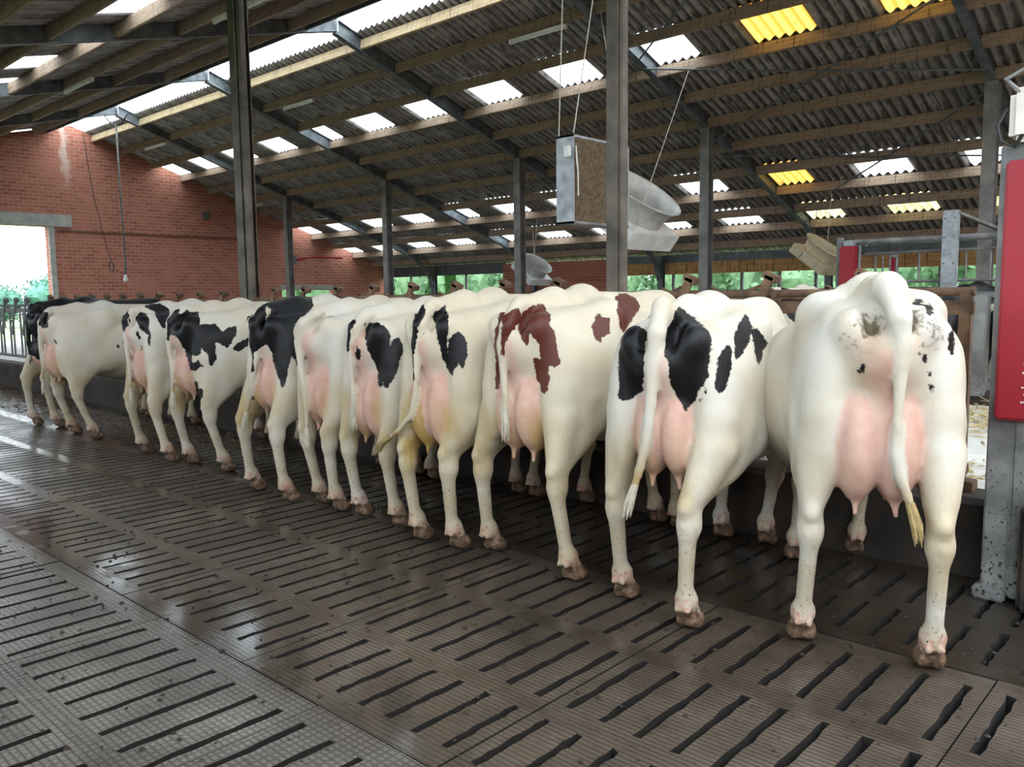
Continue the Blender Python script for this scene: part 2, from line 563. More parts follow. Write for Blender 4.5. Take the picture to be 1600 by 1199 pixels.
BANDS = [
    dict(p=.160, n=8, x0=-2.56 + .08, y=(-2.2, -.62), rows=[(-2.1, -1.6), (-1.5, -1.0)], m='floor_a', w=.032),
    dict(p=.160, n=8, x0=-2.56 + .08, y=(-.62, 1.63), rows=[(-.52, -.12), (-.02, .30), (.40, .91), (1.01, 1.52)], m='floor_a', w=.032),
    dict(p=.1465, n=8, x0=-2.52 + .073 - .1465 * 4, y=(1.63, 3.46), rows=[(1.74, 2.105), (2.215, 2.725), (2.84, 3.34)], m='floor_b', w=.032),
    dict(p=.1465, n=8, x0=-2.45 - .1465 * 2, y=(3.46, 4.665), rows=[(3.57, 3.96), (4.07, 4.54)], m='floor_c', w=.032),
]
for bi, bd in enumerate(BANDS):
    L = bd['p'] * bd['n']
    variants = [slab_mesh(L, bd['p'], bd['w'], bd['y'][0], bd['y'][1], bd['rows'], M[bd['m']], 10 * bi + k) for k in range(3)]
    k0 = int(math.floor((WALL_X - bd['x0']) / L)) + 1
    k = k0
    while bd['x0'] + k * L < 3.0:
        o = link('slatted_slab', variants[k % 3], floor, (bd['x0'] + k * L, 0, RNG.uniform(-.0025, .0025)))
        k += 1
MB().box((-11, 1.2, -.32), (34, 7.2, .06)).build('slurry_pit', M['pit'], floor)
MB().box((-9.9, 6.95, ALLEY_Z / 2 - .1), (33.8, 4.06, ALLEY_Z + .2)).build('feed_alley', M['alley'], floor)
MB().box((-9.9, 15.4, 0), (33.8, 12.4, .2)).build('rear_walkway', M['rear_floor'], floor)

# kerbs (feed barrier footings)
def kerb(name, y, z, w, seed):
    rg = random.Random(seed)
    mb = MB()
    prof = []
    N = 170
    V, F = [], []
    x0, x1 = WALL_X, END_X
    for i in range(N + 1):
        x = x0 + (x1 - x0) * i / N
        j = lambda s: rg.uniform(-s, s)
        V += [(x, y + j(.006), -.14), (x, y + j(.010), z * .35), (x, y + j(.008), z - .03), (x, y + .03, z + j(.004)), (x, y + w, z + j(.003)), (x, y + w, -.14)]
    for i in range(N):
        for k in range(5):
            a = i * 6 + k
            F.append((a, a + 6, a + 7, a + 1))
    F.append((0, 1, 2, 3, 4, 5)); F.append(tuple(N * 6 + q for q in (5, 4, 3, 2, 1, 0)))
    mb.add(V, F)
    return structure(mb.build(name, M['concrete']))
kerb('trim_1', KERB_Y, KERB_Z, .28, 3)
kerb('trim_2', KERB2_Y, .50, .24, 4)

# ---- roof
def sheet_mesh(L, W=1.035, waves=6, mat=None, rag=0.0, seed=0):
    rg = random.Random(seed)
    n = waves * 8
    V, F = [], []
    for j in range(3):
        for i in range(n + 1):
            x = W * i / n
            z = .034 * math.cos(2 * math.pi * i / 8)
            V.append((x, L * j / 2 + (rg.uniform(-rag, rag) if j != 1 else 0), z))
    for j in range(2):
        for i in range(n):
            a = j * (n + 1) + i
            F.append((a, a + 1, a + n + 2, a + n + 1))
    me = bpy.data.meshes.new('corrugated_sheet')
    me.from_pydata(V, [], F)
    me.polygons.foreach_set('use_smooth', [True] * len(F))
    me.materials.append(mat)
    me.update()
    return me
PURL_R = [10.38, 11.22, 12.18, 13.13, 14.05, 14.95, 15.95, 17.05, 18.08, 19.02, 19.95, 20.9]
PURL_L = [8.75, 7.65, 6.68, 5.65, 4.68, 3.7, 2.72, 1.74, .76, -.22, -1.2]
ceiling = structure(empty('ceiling', (0, 0, 0)))
def slope_rows(rows, side, skyrows):
    for (ya, yb) in rows:
        z = (zr if side > 0 else zl)
        za, zb = z(ya) + SHEET_UP, z(yb) + SHEET_UP
        L = math.hypot(yb - ya, zb - za) + .09
        ang = math.atan2(zb - za + .003, (yb - ya))
        if side < 0:
            ang = math.atan2(zb - za, (yb - ya))
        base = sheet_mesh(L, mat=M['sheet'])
        sm = {}
        key = (ya, yb)
        k = 0
        x = -4.0 - .5175
        # sheet columns: every second column is a roof light in the skylight rows
        ncol0 = -int((x - WALL_X) / 1.0275) - 1
        for k in range(ncol0, 7 if side > 0 else 4):
            xx = x + k * 1.0275
            me = base
            nm = 'corrugated_sheet'
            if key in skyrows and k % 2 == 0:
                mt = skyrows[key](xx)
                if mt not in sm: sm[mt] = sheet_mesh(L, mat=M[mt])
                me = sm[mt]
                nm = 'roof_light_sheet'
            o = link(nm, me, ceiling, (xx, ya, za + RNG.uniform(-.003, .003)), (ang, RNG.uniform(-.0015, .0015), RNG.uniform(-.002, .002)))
        # the bays outside the picture
    return
rows_r = [(10.2, 12.18), (12.18, 13.13), (13.13, 14.95), (14.95, 17.05), (17.05, 18.08), (18.08, 19.02), (19.02, 19.95), (19.95, 21.75)]
slope_rows(rows_r, 1, {
    (12.18, 13.13): lambda x: 'sky_yellow' if x > -7 else 'sky_white',
    (17.05, 18.08): lambda x: 'sky_yellow' if -9.5 < x < -7.5 else 'sky_white',
    (19.02, 19.95): lambda x: 'sky_cream' if (x > -9.5 or -12 < x < -11) else 'sky_white'})
rows_l = [(7.65, 9.12), (5.65, 7.65), (4.68, 5.65), (2.72, 4.68), (.76, 2.72), (-2.0, .76)]
slope_rows(rows_l, -1, {(4.68, 5.65): lambda x: 'sky_white'})
# ridge: clear capping over the open ridge slot
for i in range(7):
    x0 = WALL_X + i * 5.0
    mb = MB()
    V, F = [], []
    for j in range(9):
        t = j / 8
        y = 8.98 + t * 1.38
        z = 6.86 + .16 * math.sin(math.pi * t) - .17 * t
        V += [(x0 + .02, y, z), (x0 + 4.98, y, z)]
    for j in range(8):
        F.append((2 * j, 2 * j + 1, 2 * j + 3, 2 * j + 2))
    mb.add(V, F)
    mb.build('ridge_light_sheet', M['sky_white'], ceiling)
# dark edge board along the near side of the ridge slot
MB().bar((WALL_X, 9.14, zl(9.14) + .2), (END_X, 9.14, zl(9.14) + .2), .04, .30).build('ridge_edge_board', M['steel'], ceiling)

# purlins: one timber per bay
def purlin_run(ys, zfun, first):
    xs = [WALL_X] + FRAMES[::-1] + [END_X]
    pm = {}
    for pi, y in enumerate(ys):
        for i in range(len(xs) - 1):
            L = round(xs[i + 1] - xs[i] - .03, 3)
            pale = pi == 0 and first
            key = (L, pale)
            h = .19
            if key not in pm:
                mb = MB()
                mb.box((0, 0, 0), (L, .065, h), bev=.006)
                pm[key] = mb.mesh('purlin', M['timber_pale'] if pale else M['timber'])
            s = -math.atan(.34) if zfun is zr else math.atan(.25)
            o = link('purlin', pm[key], ceiling, ((xs[i] + xs[i + 1]) / 2, y, zfun(y) + .035 + h / 2 + RNG.uniform(-.008, .008)), (s * .5, 0, 0))
purlin_run(PURL_R, zr, True)
purlin_run(PURL_L, zl, False)

# steel frames
FRAME_LABELS = {
    1.54: None,
    -3.46: 'steel barn frame with the near post standing before the hanging box fan',
    -8.46: 'steel barn frame whose tall near post stands behind the black rumped cow',
    -13.46: 'steel barn frame with its post left of the small far hanging fan',
    -18.46: 'steel barn frame with its grey post at the right end of the brick wall',
    -23.46: 'steel barn frame standing nearest the brick gable wall',
}
for X in FRAMES:
    fr = empty('portal_frame', (X, 14.95, .1))
    def P(mb, name, m, parent=None):
        o = mb.build(name, m, parent or fr)
        o.location = (-X, -14.95, -.1)
        return o
    h, w = .27, .14
    a, b_ = (X, 9.78, zr(9.78) + h / 2), (X, 20.6, zr(20.6) + h / 2)
    P(MB().ibeam(a, b_, w, h), 'rafter', M['rafter'])
    a, b_ = (X, 9.76, zl(9.76) + h / 2), (X, -1.9, zl(-1.9) + h / 2)
    P(MB().ibeam(a, b_, w, h), 'rafter', M['rafter'])
    # ridge joint plates and tie
    P(MB().box((X, 9.78, 6.66), (.16, .03, .34)), 'ridge_plate', M['galv'])
    P(MB().tube([(X, 9.0, zl(9.0) + .02), (X, 9.78, 6.50), (X, 10.4, zr(10.4) + .02)], .015, 6), 'ridge_tie', M['galv'])
    # far post
    pm = MB().ibeam((X, 14.95, .1), (X, 14.95, zr(14.95) + .02), .2, .2, .014, up=(0, 1, 0))
    P(pm, 'post', M['post_grey'])
    # eave post with a curved haunch
    P(MB().ibeam((X, 21.2, .0), (X, 21.2, zr(21.2) + .02), .16, .16, .012, up=(0, 1, 0)), 'eave_post', M['steel'])
    pts = [(X, 19.6, zr(19.6) + .05), (X, 20.4, zr(20.4) - .08), (X, 20.9, zr(20.9) - .32), (X, 21.1, 1.9)]
    hb = MB()
    for i in range(3): hb.bar(pts[i], pts[i + 1], .12, .10, up=(0, 1, .3))
    P(hb, 'haunch', M['rafter'])
    if X in (-3.46, -8.46):
        k = .125 if X == -3.46 else .175
        ztop = zl(4.85) + .02
        P(MB().ibeam((X, 4.87, .30), (X, 4.87, ztop), k * .75, k, .012, up=(0, 1, 0)), 'near_post', M['post'])
        P(MB().tube([(X + k * .42, 4.87 - k * .1, .45), (X + k * .42, 4.87 - k * .1, ztop)], k * .27, 12), 'down_pipe', M['post'])
    if X > 0:
        tag(fr, kind='structure'); fr.name = 'trim_3'
    else:
        tag(fr, FRAME_LABELS[X], 'frame', 'steel frames carrying the barn roof')

# wind bracing rods under the right-hand bay
BR = [('steel brace rod rising to the right under the yellow roof light', (-8.46, 15.3), (-3.46, 12.5)),
      ('steel brace rod falling to the right under the yellow roof light', (-8.46, 12.7), (-3.46, 14.5)),
      ('lower steel brace rod rising to the right above the small roof lights', (-8.46, 19.0), (-3.46, 15.0)),
      ('lower steel brace rod falling to the right above the small roof lights', (-8.46, 16.0), (-3.46, 17.3)),
      ('steel brace rod crossing the top edge beside the near post', (-8.46, 12.5), (-5.2, 10.2))]
for lb, (xa, ya), (xb, yb) in BR:
    o = MB().tube([(xa, ya, zr(ya) - .03), ((xa + xb) / 2, (ya + yb) / 2, (zr(ya) + zr(yb)) / 2 - .06), (xb, yb, zr(yb) - .03)], .018, 6).build('brace_rod', M['rafter'])
    tag(o, lb, 'rod', 'wind bracing rods')

# ---- brick gable wall with its doorway
def wall_poly(name, pts, x, t, mat, parent=None):
    V = [(x, y, z) for y, z in pts] + [(x - t, y, z) for y, z in pts]
    n = len(pts)
    F = [tuple(range(n)), tuple(range(2 * n - 1, n - 1, -1))]
    for i in range(n):
        j = (i + 1) % n
        F.append((j, i, n + i, n + j))
    return MB().add(V, F).build(name, mat, parent)
gw = structure(empty('wall_left', (WALL_X, 9.8, 0)))
def gpart(name, pts, mat=M['brick']):
    o = wall_poly(name, pts, WALL_X, .3, mat, gw)
    o.location = (-WALL_X, -9.8, 0)
    return o
rt = lambda y: (zr(y) if y >= 9.8 else zl(y)) + SHEET_UP - .03
DY0, DY1, DZ = 5.0, 8.97, 3.68
gpart('brickwork', [(-2, -.2), (DY0, -.2), (DY0, DZ), (DY1, DZ), (DY1, -.2), (16.72, -.2), (16.72, 1.80), (19.0, 1.80), (19.0, -.2), (21.6, -.2), (21.6, rt(21.6)), (9.8, rt(9.8)), (-2, rt(-2))])
def gbox(name, c, d, m):
    o = MB().box(c, d, bev=.01).build(name, m, gw)
    o.location = (-WALL_X, -9.8, 0)
    return o
gbox('lintel', (WALL_X + .02, (DY0 + DY1) / 2 + .15, DZ + .19), (.1, DY1 - DY0 + 1.0, .36), M['concrete_grey'])
gbox('door_jamb', (WALL_X + .02, DY1 + .07, DZ / 2), (.08, .16, DZ), M['concrete_grey'])
gbox('low_lintel', (WALL_X + .02, 17.9, 1.90), (.08, 2.55, .17), M['concrete_grey'])
gbox('opening_sill_wall', (WALL_X - .2, 17.9, .6), (.12, 2.3, 1.3), M['concrete_grey'])
gbox('conduit', (WALL_X + .03, 12.3, 3.58), (.05, 6.2, .05), M['rust'])
gbox('junction_box', (WALL_X + .08, 13.88, 4.3), (.14, .2, .22), M['steel'])

# ---- far eave wall
fw = structure(empty('wall_back', (-10, 21.5, 0)))
def fbox(name, x0, x1, z0, z1, m, y=21.5, t=.16):
    o = MB().box(((x0 + x1) / 2, y, (z0 + z1) / 2), (x1 - x0, t, z1 - z0)).build(name, m, fw)
    o.location = (10, -21.5, 0)
    return o
fbox('low_wall', WALL_X, END_X, 0, 1.5, M['concrete_grey'])
fbox('brick_pier', -20.1, -15.1, 1.5, 2.6, mat_brick())
fbox('wall_plate', -15.1, END_X, 2.06, 2.40, M['timber_red'])
fbox('eave_board', -15.1, END_X, 2.40, 2.63, M['steel'])
fbox('wall_plate', WALL_X, -20.1, 2.28, 2.66, M['steel'])
for x in (-25.1, -23.9, -22.0, -13.2, -12.1, -11.0, -9.9, -8.9, -7.9, -6.9, -5.9, -4.9, -3.9, -2.9, -1.5, 0, 1.5, 3, 4.5):
    fbox('opening_mullion', x - .04, x + .04, 1.5, 2.1 if x > -16 else 2.3, M['galv_dirty'], 21.46, .06)
fbox('sill_rail', WALL_X, END_X, 1.5, 1.58, M['galv_dirty'], 21.4, .08)

# ---- near side: unseen wall added behind the viewer to cut the eave light
structure(MB().box((-10, -2.15, 1.05), (34.2, .2, 2.5)).build('added_wall_front', M['concrete_grey']))
er = wall_poly('added_wall_right', [(-2, -.2), (21.6, -.2), (21.6, rt(21.6)), (9.8, rt(9.8)), (-2, rt(-2))], END_X + .3, .3, M['brick'])  # unseen end wall, added to keep out light from the right
structure(er)
# ------------------------------------------------------------------ cows: a distance field grown into one continuous skin
def sd_cap(P, a, b, ra, rb):
    a = np.array(a, float); b = np.array(b, float)
    ab = b - a
    t = np.clip(((P - a) @ ab) / max(ab @ ab, 1e-9), 0, 1)
    d = np.linalg.norm(P - a - t[..., None] * ab, axis=-1)
    return d - (ra + (rb - ra) * t)
def sd_ell(P, c, r, rx=0.0, ry=0.0, rz=0.0):
    q = P - np.array(c, float)
    if rx or ry or rz:
        m = np.array((Matrix.Rotation(rz, 3, 'Z') @ Matrix.Rotation(ry, 3, 'Y') @ Matrix.Rotation(rx, 3, 'X')))
        q = q @ m
    r = np.array(r, float)
    k0 = np.linalg.norm(q / r, axis=-1)
    k1 = np.linalg.norm(q / (r * r), axis=-1) + 1e-9
    return k0 * (k0 - 1.0) / k1
def prim_eval(p, P):
    return sd_cap(P, *p[1]) if p[0] == 'c' else sd_ell(P, *p[1])
def prim_box(p):
    if p[0] == 'c':
        a, b, ra, rb = p[1]
        a, b = np.array(a), np.array(b)
        r = max(ra, rb)
        return np.minimum(a, b) - r, np.maximum(a, b) + r
    c, r = np.array(p[1][0]), np.array(p[1][1])
    if len(p[1]) > 2 and any(p[1][2:]): r = np.full(3, r.max())
    return c - r, c + r
def smin(a, b, k):
    h = np.maximum(k - np.abs(a - b), 0) / k
    return np.minimum(a, b) - h * h * k * .25
def smax(a, b, k):
    h = np.maximum(k - np.abs(a - b), 0) / k
    return np.maximum(a, b) + h * h * k * .25

def surface_nets(f, org, h):
    s = f < 0
    nx, ny, nz = f.shape
    cnt = np.zeros((nx - 1, ny - 1, nz - 1), np.int8)
    for dx in (0, 1):
        for dy in (0, 1):
            for dz in (0, 1):
                cnt += s[dx:nx - 1 + dx, dy:ny - 1 + dy, dz:nz - 1 + dz]
    act = (cnt > 0) & (cnt < 8)
    I = np.argwhere(act)
    idx = -np.ones(act.shape, np.int64)
    idx[act] = np.arange(len(I))
    corner = {}
    for c in range(8):
        o = np.array([c & 1, (c >> 1) & 1, (c >> 2) & 1])
        J = I + o
        corner[c] = f[J[:, 0], J[:, 1], J[:, 2]]
    acc = np.zeros((len(I), 3)); n = np.zeros(len(I))
    for a in range(8):
        for ax in range(3):
            b = a | (1 << ax)
            if b == a: continue
            fa, fb = corner[a], corner[b]
            m = (fa < 0) != (fb < 0)
            t = np.where(m, fa / np.where(m, fa - fb, 1), 0)
            p = np.zeros((len(I), 3))
            p[:] = [a & 1, (a >> 1) & 1, (a >> 2) & 1]
            p[:, ax] += t
            acc[m] += p[m]; n[m] += 1
    V = (I + acc / n[:, None]) * h + org
    Q = []
    for ax in range(3):
        o1, o2 = [(1, 2), (2, 0), (0, 1)][ax]
        sl0 = [slice(None)] * 3; sl1 = [slice(None)] * 3
        sl0[ax] = slice(0, -1); sl1[ax] = slice(1, None)
        m = s[tuple(sl0)] != s[tuple(sl1)]
        E_ = np.argwhere(m)
        lim = np.array(f.shape) - 1
        ok = (E_[:, o1] > 0) & (E_[:, o2] > 0) & (E_[:, o1] < lim[o1]) & (E_[:, o2] < lim[o2])
        E_ = E_[ok]
        flip = s[E_[:, 0], E_[:, 1], E_[:, 2]]
        q = []
        for da, db in ((1, 1), (0, 1), (0, 0), (1, 0)):
            J = E_.copy()
            J[:, o1] -= da; J[:, o2] -= db
            q.append(idx[J[:, 0], J[:, 1], J[:, 2]])
        q = np.stack(q, 1)
        q[~flip] = q[~flip][:, ::-1]
        Q.append(q)
    return V, np.concatenate(Q)

def cow_prims(c):
    bx, by = c['b']
    w = c.get('w', 1.0); s = c.get('s', 1.0)
    bw = c.get('barrel', 1.0)
    B = []
    X = lambda v: bx + v * w
    Y = lambda v: by + v
    def e(cx, cy, cz, rx, ry, rz, k, rot=0.0, rotz=0.0): B.append(('e', ((X(cx), Y(cy), cz * s), (rx * w, ry, rz * s), rot, 0.0, rotz), k))
    def cp(a, b, ra, rb, k): B.append(('c', ((X(a[0]), Y(a[1]), a[2] * s), (X(b[0]), Y(b[1]), b[2] * s), ra, rb), k))
    # trunk
    bl = c.get('belly', 0.0); tz = c.get('tz', -.05)
    e(c.get('bo', 0.0), .86, .985 + bl * 1.5, .345 * bw, .70, .385 - bl * .3, .05)
    e(0, 1.25, .99, .255, .42, .37, .12)
    e(0, 1.42, .80, .15, .24, .24, .12)
    e(0, .26, 1.20, .215, .36, .205, .12)
    cp((0, .34, 1.42), (0, 1.38, 1.385), .062, .075, .12)
    e(0, 1.36, 1.36, .09, .22, .09, .10)
    for sd in (-1, 1):
        cp((sd * .19, .52, 1.355), (0, .56, 1.42), .045, .05, .12)          # hook to spine
        e(sd * .205, .53, 1.325, .045, .10, .045, .14)                      # hook bone
        cp((sd * .205, .50, 1.33), (sd * .12, .03, 1.285), .062, .052, .10)  # rump ridge
        e(sd * .115, .01, 1.30, .050, .055, .055, .06)                       # pin bone
        e(sd * .215, .30, 1.12, .080, .23, .22, .11, -.15)                   # thigh upper
        e(sd * .222, .23, .95, .068, .19, .25, .09, .12)
        e(sd * .185, .065, 1.00, .062, .080, .31, .06, -.05)                   # back of the thigh
        e(sd * .245, .45, .86, .060, .12, .13, .10)                           # stifle
    # tail head
    cp((0, .28, 1.435), (0, .03, 1.445 + tz), .060, .052, .07)
    cp((0, .03, 1.445 + tz), (0, -.035, 1.40 + tz), .050, .044, .05)
    # vulva and perineum
    e(0, .0, 1.17, .045, .035, .085, .04)
    e(0, .06, 1.08, .10, .08, .20, .08)
    # hind legs
    for i, sd in ((0, -1), (1, 1)):
        hx, hy = c['hind'][i]
        hk = c.get('hock', {}).get(i, (0, 0))
        kx = hx * .72 + (X(sd * .20)) * .28 + hk[0]
        ky = hy * .75 + by * .25 - .075 + hk[1]
        hz = .50 * s
        st = (X(sd * .232), Y(.33), .82 * s)
        B.append(('c', ((X(sd * .225), Y(.22), .90 * s), (kx * .4 + X(sd * .225) * .6, ky * .35 + Y(.26) * .65, .74 * s), .082, .070), .08))
        B.append(('c', (st, (kx, ky + .055, .58 * s), .078, .043), .07))
        B.append(('c', ((kx * .4 + X(sd * .215) * .6, Y(.09) * .5 + ky * .5, .82 * s), (kx, ky - .02, .58 * s), .050, .022), .05))
        B.append(('c', ((X(sd * .195), Y(.09), .96 * s), (kx * .6 + X(sd * .20) * .4, ky * .7 + Y(.09) * .3 + .02, .67 * s), .078, .047), .06))
        B.append(('c', ((X(sd * .22), Y(.20) * .5 + ky * .5, .82 * s), (kx, ky + .018, .60 * s), .065, .030), .06))  # Achilles
        B.append(('e', ((kx, ky - .024, .58 * s), (.025, .030, .036), 0, 0, 0), .03))
        B.append(('e', ((kx, ky + .03, .505 * s), (.056, .058, .070), 0, 0, 0), .04))
        B.append(('c', ((kx, ky + .03, .47 * s), (hx, hy - .005, .165), .034, .028), .03))
        B.append(('c', ((kx, ky - .01, .50 * s), (hx, hy - .03, .17), .024, .022), .04))
        foot(B, hx, hy, c.get('toe', 0.0))
    # front legs
    for i, sd in ((0, -1), (1, 1)):
        fx, fy = c['front'][i]
        X2 = lambda v: c.get('fx', bx) + v * w
        sh = (X2(sd * .215), Y(1.30), 1.0 * s)
        B.append(('e', (sh, (.075, .15, .26 * s), .18, 0, 0), .10))
        el = (X2(sd * .19), min(Y(1.26), fy + .05), .78 * s)
        B.append(('c', (sh, el, .085, .082), .08))
        kn = (fx * .7 + X2(sd * .17) * .3, fy + .02, .43 * s)
        B.append(('c', (el, kn, .078, .045), .06))
        B.append(('e', (kn, (.047, .050, .06), 0, 0, 0), .03))
        B.append(('c', (kn, (fx, fy, .15), .038, .032), .03))
        foot(B, fx, fy + .01, 0.0)
    # neck and head, reaching through the feed barrier
    hz = c.get('head', .62)
    hx_, hy_ = c.get('fx', bx) + c.get('headx', 0.0), 2.30
    fxb = c.get('fx', bx)
    B.append(('c', ((fxb, Y(1.45), 1.14 * s), (hx_ * .7 + fxb * .3, 2.0, (hz + .22)), .17, .115), .12))
    B.append(('c', ((fxb, Y(1.50), .98 * s), (hx_ * .7 + fxb * .3, 1.98, (hz + .12)), .13, .09), .10))
    B.append(('c', ((hx_, 2.05, hz + .22), (hx_, 2.22, hz + .05), .105, .095), .06))
    B.append(('c', ((hx_, 2.18, hz + .08), (hx_, 2.42, hz - .22), .088, .062), .06))
    B.append(('e', ((hx_, 2.44, hz - .25), (.072, .06, .055), .6, 0, 0), .04))
    for sd in (-1, 1):
        B.append(('e', ((hx_ + sd * .17, 2.03, hz + .20), (.10, .022, .048), 0, sd * .25, 0), .03))
        B.append(('e', ((hx_ + sd * .083, 2.21, hz + .06), (.03, .036, .034), 0, 0, 0), .03))
    # udder
    U = []
    ux = c.get('ux', 0.0)
    X = lambda v: bx + ux + v * w
    us = c.get('ud', 1.0); uz = c.get('uz', 0.0)
    U.append(('c', ((X(0), Y(.045), 1.10 * s), (X(0), Y(.075), .93 * s), .055, .095 * us), .04))
    for sd in (-1, 1):
        U.append(('e', ((X(sd * .062 * us), Y(.075), (.855 + uz) * s), (.086 * us, .150, .215 * us), 0, 0, 0), .018 if sd > 0 else .03))
        U.append(('e', ((X(sd * .075 * us), Y(.36), (.835 + uz) * s), (.10 * us, .20, .165 * us), 0, 0, 0), .035))
        zb = (.845 + uz) * s - .178 * us
        for ty in (.05, .34):
            U.append(('c', ((X(sd * .060 * us), Y(ty), zb + .03), (X(sd * .065 * us), Y(ty) - .012, zb - .075), .021, .013), .02))
    # tail
    T = []
    tl = c['tail']
    for i in range(len(tl) - 1):
        a, b = tl[i], tl[i + 1]
        T.append(('c', (a[:3], b[:3], a[3] * .88, b[3] * .85), .022 if i < 2 else .006))
    return B, U, T
def foot(B, hx, hy, toe):
    B.append(('e', ((hx, hy + .0, .145), (.047, .048, .046), 0, 0, 0), .03))
    for sd in (-1, 1):
        B.append(('e', ((hx + sd * .024, hy - .048, .105), (.016, .015, .02), 0, 0, 0), .012))
    B.append(('c', ((hx, hy + .005, .13), (hx, hy + .05, .06), .044, .046), .03))
    for sd in (-1, 1):
        B.append(('e', ((hx + sd * .029, hy + .055, .036), (.033, .066, .042), -.12, 0, 0), .018))

def poly_sd(U_, V_, poly):
    """signed distance to a polygon, negative inside"""
    P = np.array(poly, float)
    n = len(P)
    d = np.full(U_.shape, 1e9)
    ins = np.zeros(U_.shape, bool)
    for i in range(n):
        a, b = P[i], P[(i + 1) % n]
        e = b - a
        wx, wy = U_ - a[0], V_ - a[1]
        t = np.clip((wx * e[0] + wy * e[1]) / max(e @ e, 1e-12), 0, 1)
        d = np.minimum(d, (wx - e[0] * t) ** 2 + (wy - e[1] * t) ** 2)
        c1 = V_ >= a[1]; c2 = V_ < b[1]; c3 = e[0] * wy > e[1] * wx
        ins ^= (c1 & c2 & c3) | (~c1 & ~c2 & ~c3)
    return np.sqrt(d) * np.where(ins, -1, 1)
def sstep(a, b, x):
    t = np.clip((x - a) / (b - a), 0, 1)
    return t * t * (3 - 2 * t)

def cow_mesh(c, h):
    B, U, T = cow_prims(c)
    lo, hi = np.array([-.78, -.34, -.03]), np.array([.78, 2.62, 1.66])
    n = np.ceil((hi - lo) / h).astype(int)
    f = np.full(n, .3, np.float32)
    ax = [lo[i] + h * np.arange(n[i]) for i in range(3)]
    def apply(p, sub=False):
        k = p[2]
        a, b = prim_box(p)
        i0 = np.maximum(((a - k - .05 - lo) / h).astype(int), 0)
        i1 = np.minimum(((b + k + .05 - lo) / h).astype(int) + 2, n)
        if (i1 <= i0).any(): return
        sl = tuple(slice(i0[i], i1[i]) for i in range(3))
        P = np.stack(np.meshgrid(*(ax[i][sl[i]] for i in range(3)), indexing='ij'), -1)
        d = prim_eval(p, P)
        f[sl] = smax(f[sl], -d, k) if sub else smin(f[sl], d, k)
    for p in B: apply(p)
    bx, by = c['b']; w = c.get('w', 1.0); s = c.get('s', 1.0)
    for sd in (-1, 1):
        apply(('e', ((bx + sd * .43 * w * c.get('barrel', 1), by + .80, 1.27 * s), (.10, .18, .07), 0, 0, 0), .12), True)   # hollow of the flank
        apply(('e', ((bx + sd * .40 * w, by + .28, 1.36 * s), (.14, .15, .06), 0, 0, 0), .14), True)    # beside the rump ridge
        apply(('e', ((bx + sd * .055 * w, by - .02, 1.335 * s), (.026, .06, .07), 0, 0, 0), .05), True) # beside the tail head
    for p in U: apply(p)
    for p in T: apply(p)
    # nothing below the ground
    zz = np.broadcast_to(ax[2][None, None, :], f.shape)
    f = np.maximum(f, -(zz - .002))
    V, Q = surface_nets(f, lo, h)
    # light smoothing
    nb = np.zeros_like(V); ct = np.zeros(len(V))
    edges = np.concatenate([Q[:, [0, 1]], Q[:, [1, 2]], Q[:, [2, 3]], Q[:, [3, 0]]])
    for it in range(2):
        nb[:] = 0; ct[:] = 0
        for a, b in ((0, 1), (1, 0)):
            for k in range(3): nb[:, k] += np.bincount(edges[:, a], V[edges[:, b], k], len(V))
            ct += np.bincount(edges[:, a], minlength=len(V))
        V = V * .5 + (nb / ct[:, None]) * .5
    me = bpy.data.meshes.new('cow')
    me.vertices.add(len(V)); me.vertices.foreach_set('co', V.ravel())
    me.loops.add(len(Q) * 4); me.loops.foreach_set('vertex_index', Q.ravel().astype(np.int32))
    me.polygons.add(len(Q)); me.polygons.foreach_set('loop_start', np.arange(0, len(Q) * 4, 4, dtype=np.int32))
    me.polygons.foreach_set('use_smooth', np.ones(len(Q), bool))
    me.update(calc_edges=True)
    N = np.zeros(len(V) * 3); me.vertices.foreach_get('normal', N); N = N.reshape(-1, 3)
    # masks
    x, y, z = V[:, 0] - bx, V[:, 1] - by, V[:, 2]
    ud = np.full(len(V), 1.0)
    for p in U: ud = np.minimum(ud, prim_eval(p, V))
    td = np.full(len(V), 1.0)
    for p in T: td = np.minimum(td, prim_eval(p, V))
    bd = np.full(len(V), 1.0)
    for p in B: bd = np.minimum(bd, prim_eval(p, V))
    tail = (td < .012) & (td < bd + .004)
    pink = sstep(.045, -.004, ud) * sstep(-.03, .012, bd - ud) * sstep(1.2, 1.06, z)
    per = np.exp(-(x / .062) ** 2) * sstep(.14, .04, y) * sstep(.85, 1.0, z) * sstep(1.30, 1.22, z)
    pink = np.maximum(pink, per * .9)
    pink[tail] = 0
    patch = np.full(len(V), .3)
    cl = np.array(c.get('cam', (0, -3, 1.48)))
    ctr = np.array([0, .25, 1.0])
    dv = ctr - cl; dv[2] = 0; dv /= np.linalg.norm(dv)
    uu = V[:, 0] * dv[1] - V[:, 1] * dv[0]
    vv = V[:, 2]
    facing = -(N @ dv)
    for poly in c.get('patch', ()):
        d = poly_sd(uu, vv, poly)
        d = np.where(tail, .3, d)
        patch = np.minimum(patch, np.where(facing > -.12, d, .3))
    for poly in c.get('tailpatch', ()):
        d = poly_sd(uu, vv, poly)
        patch = np.where(tail, np.minimum(patch, d), patch)
    for (cc, rr) in c.get('blob', ()):
        patch = np.minimum(patch, sd_ell(V, cc, rr))
    patch = np.minimum(patch, .3)
    near = np.maximum(sstep(.10, .03, ud), 0) if c.get('pinkclear', False) else 0
    dung = np.zeros(len(V))
    for (cc, r_, a) in c.get('dung', ()):
        dung = np.maximum(dung, a * np.exp(-((np.linalg.norm(V - np.array(cc), axis=1) / r_) ** 2)))
    dung[tail] *= .3
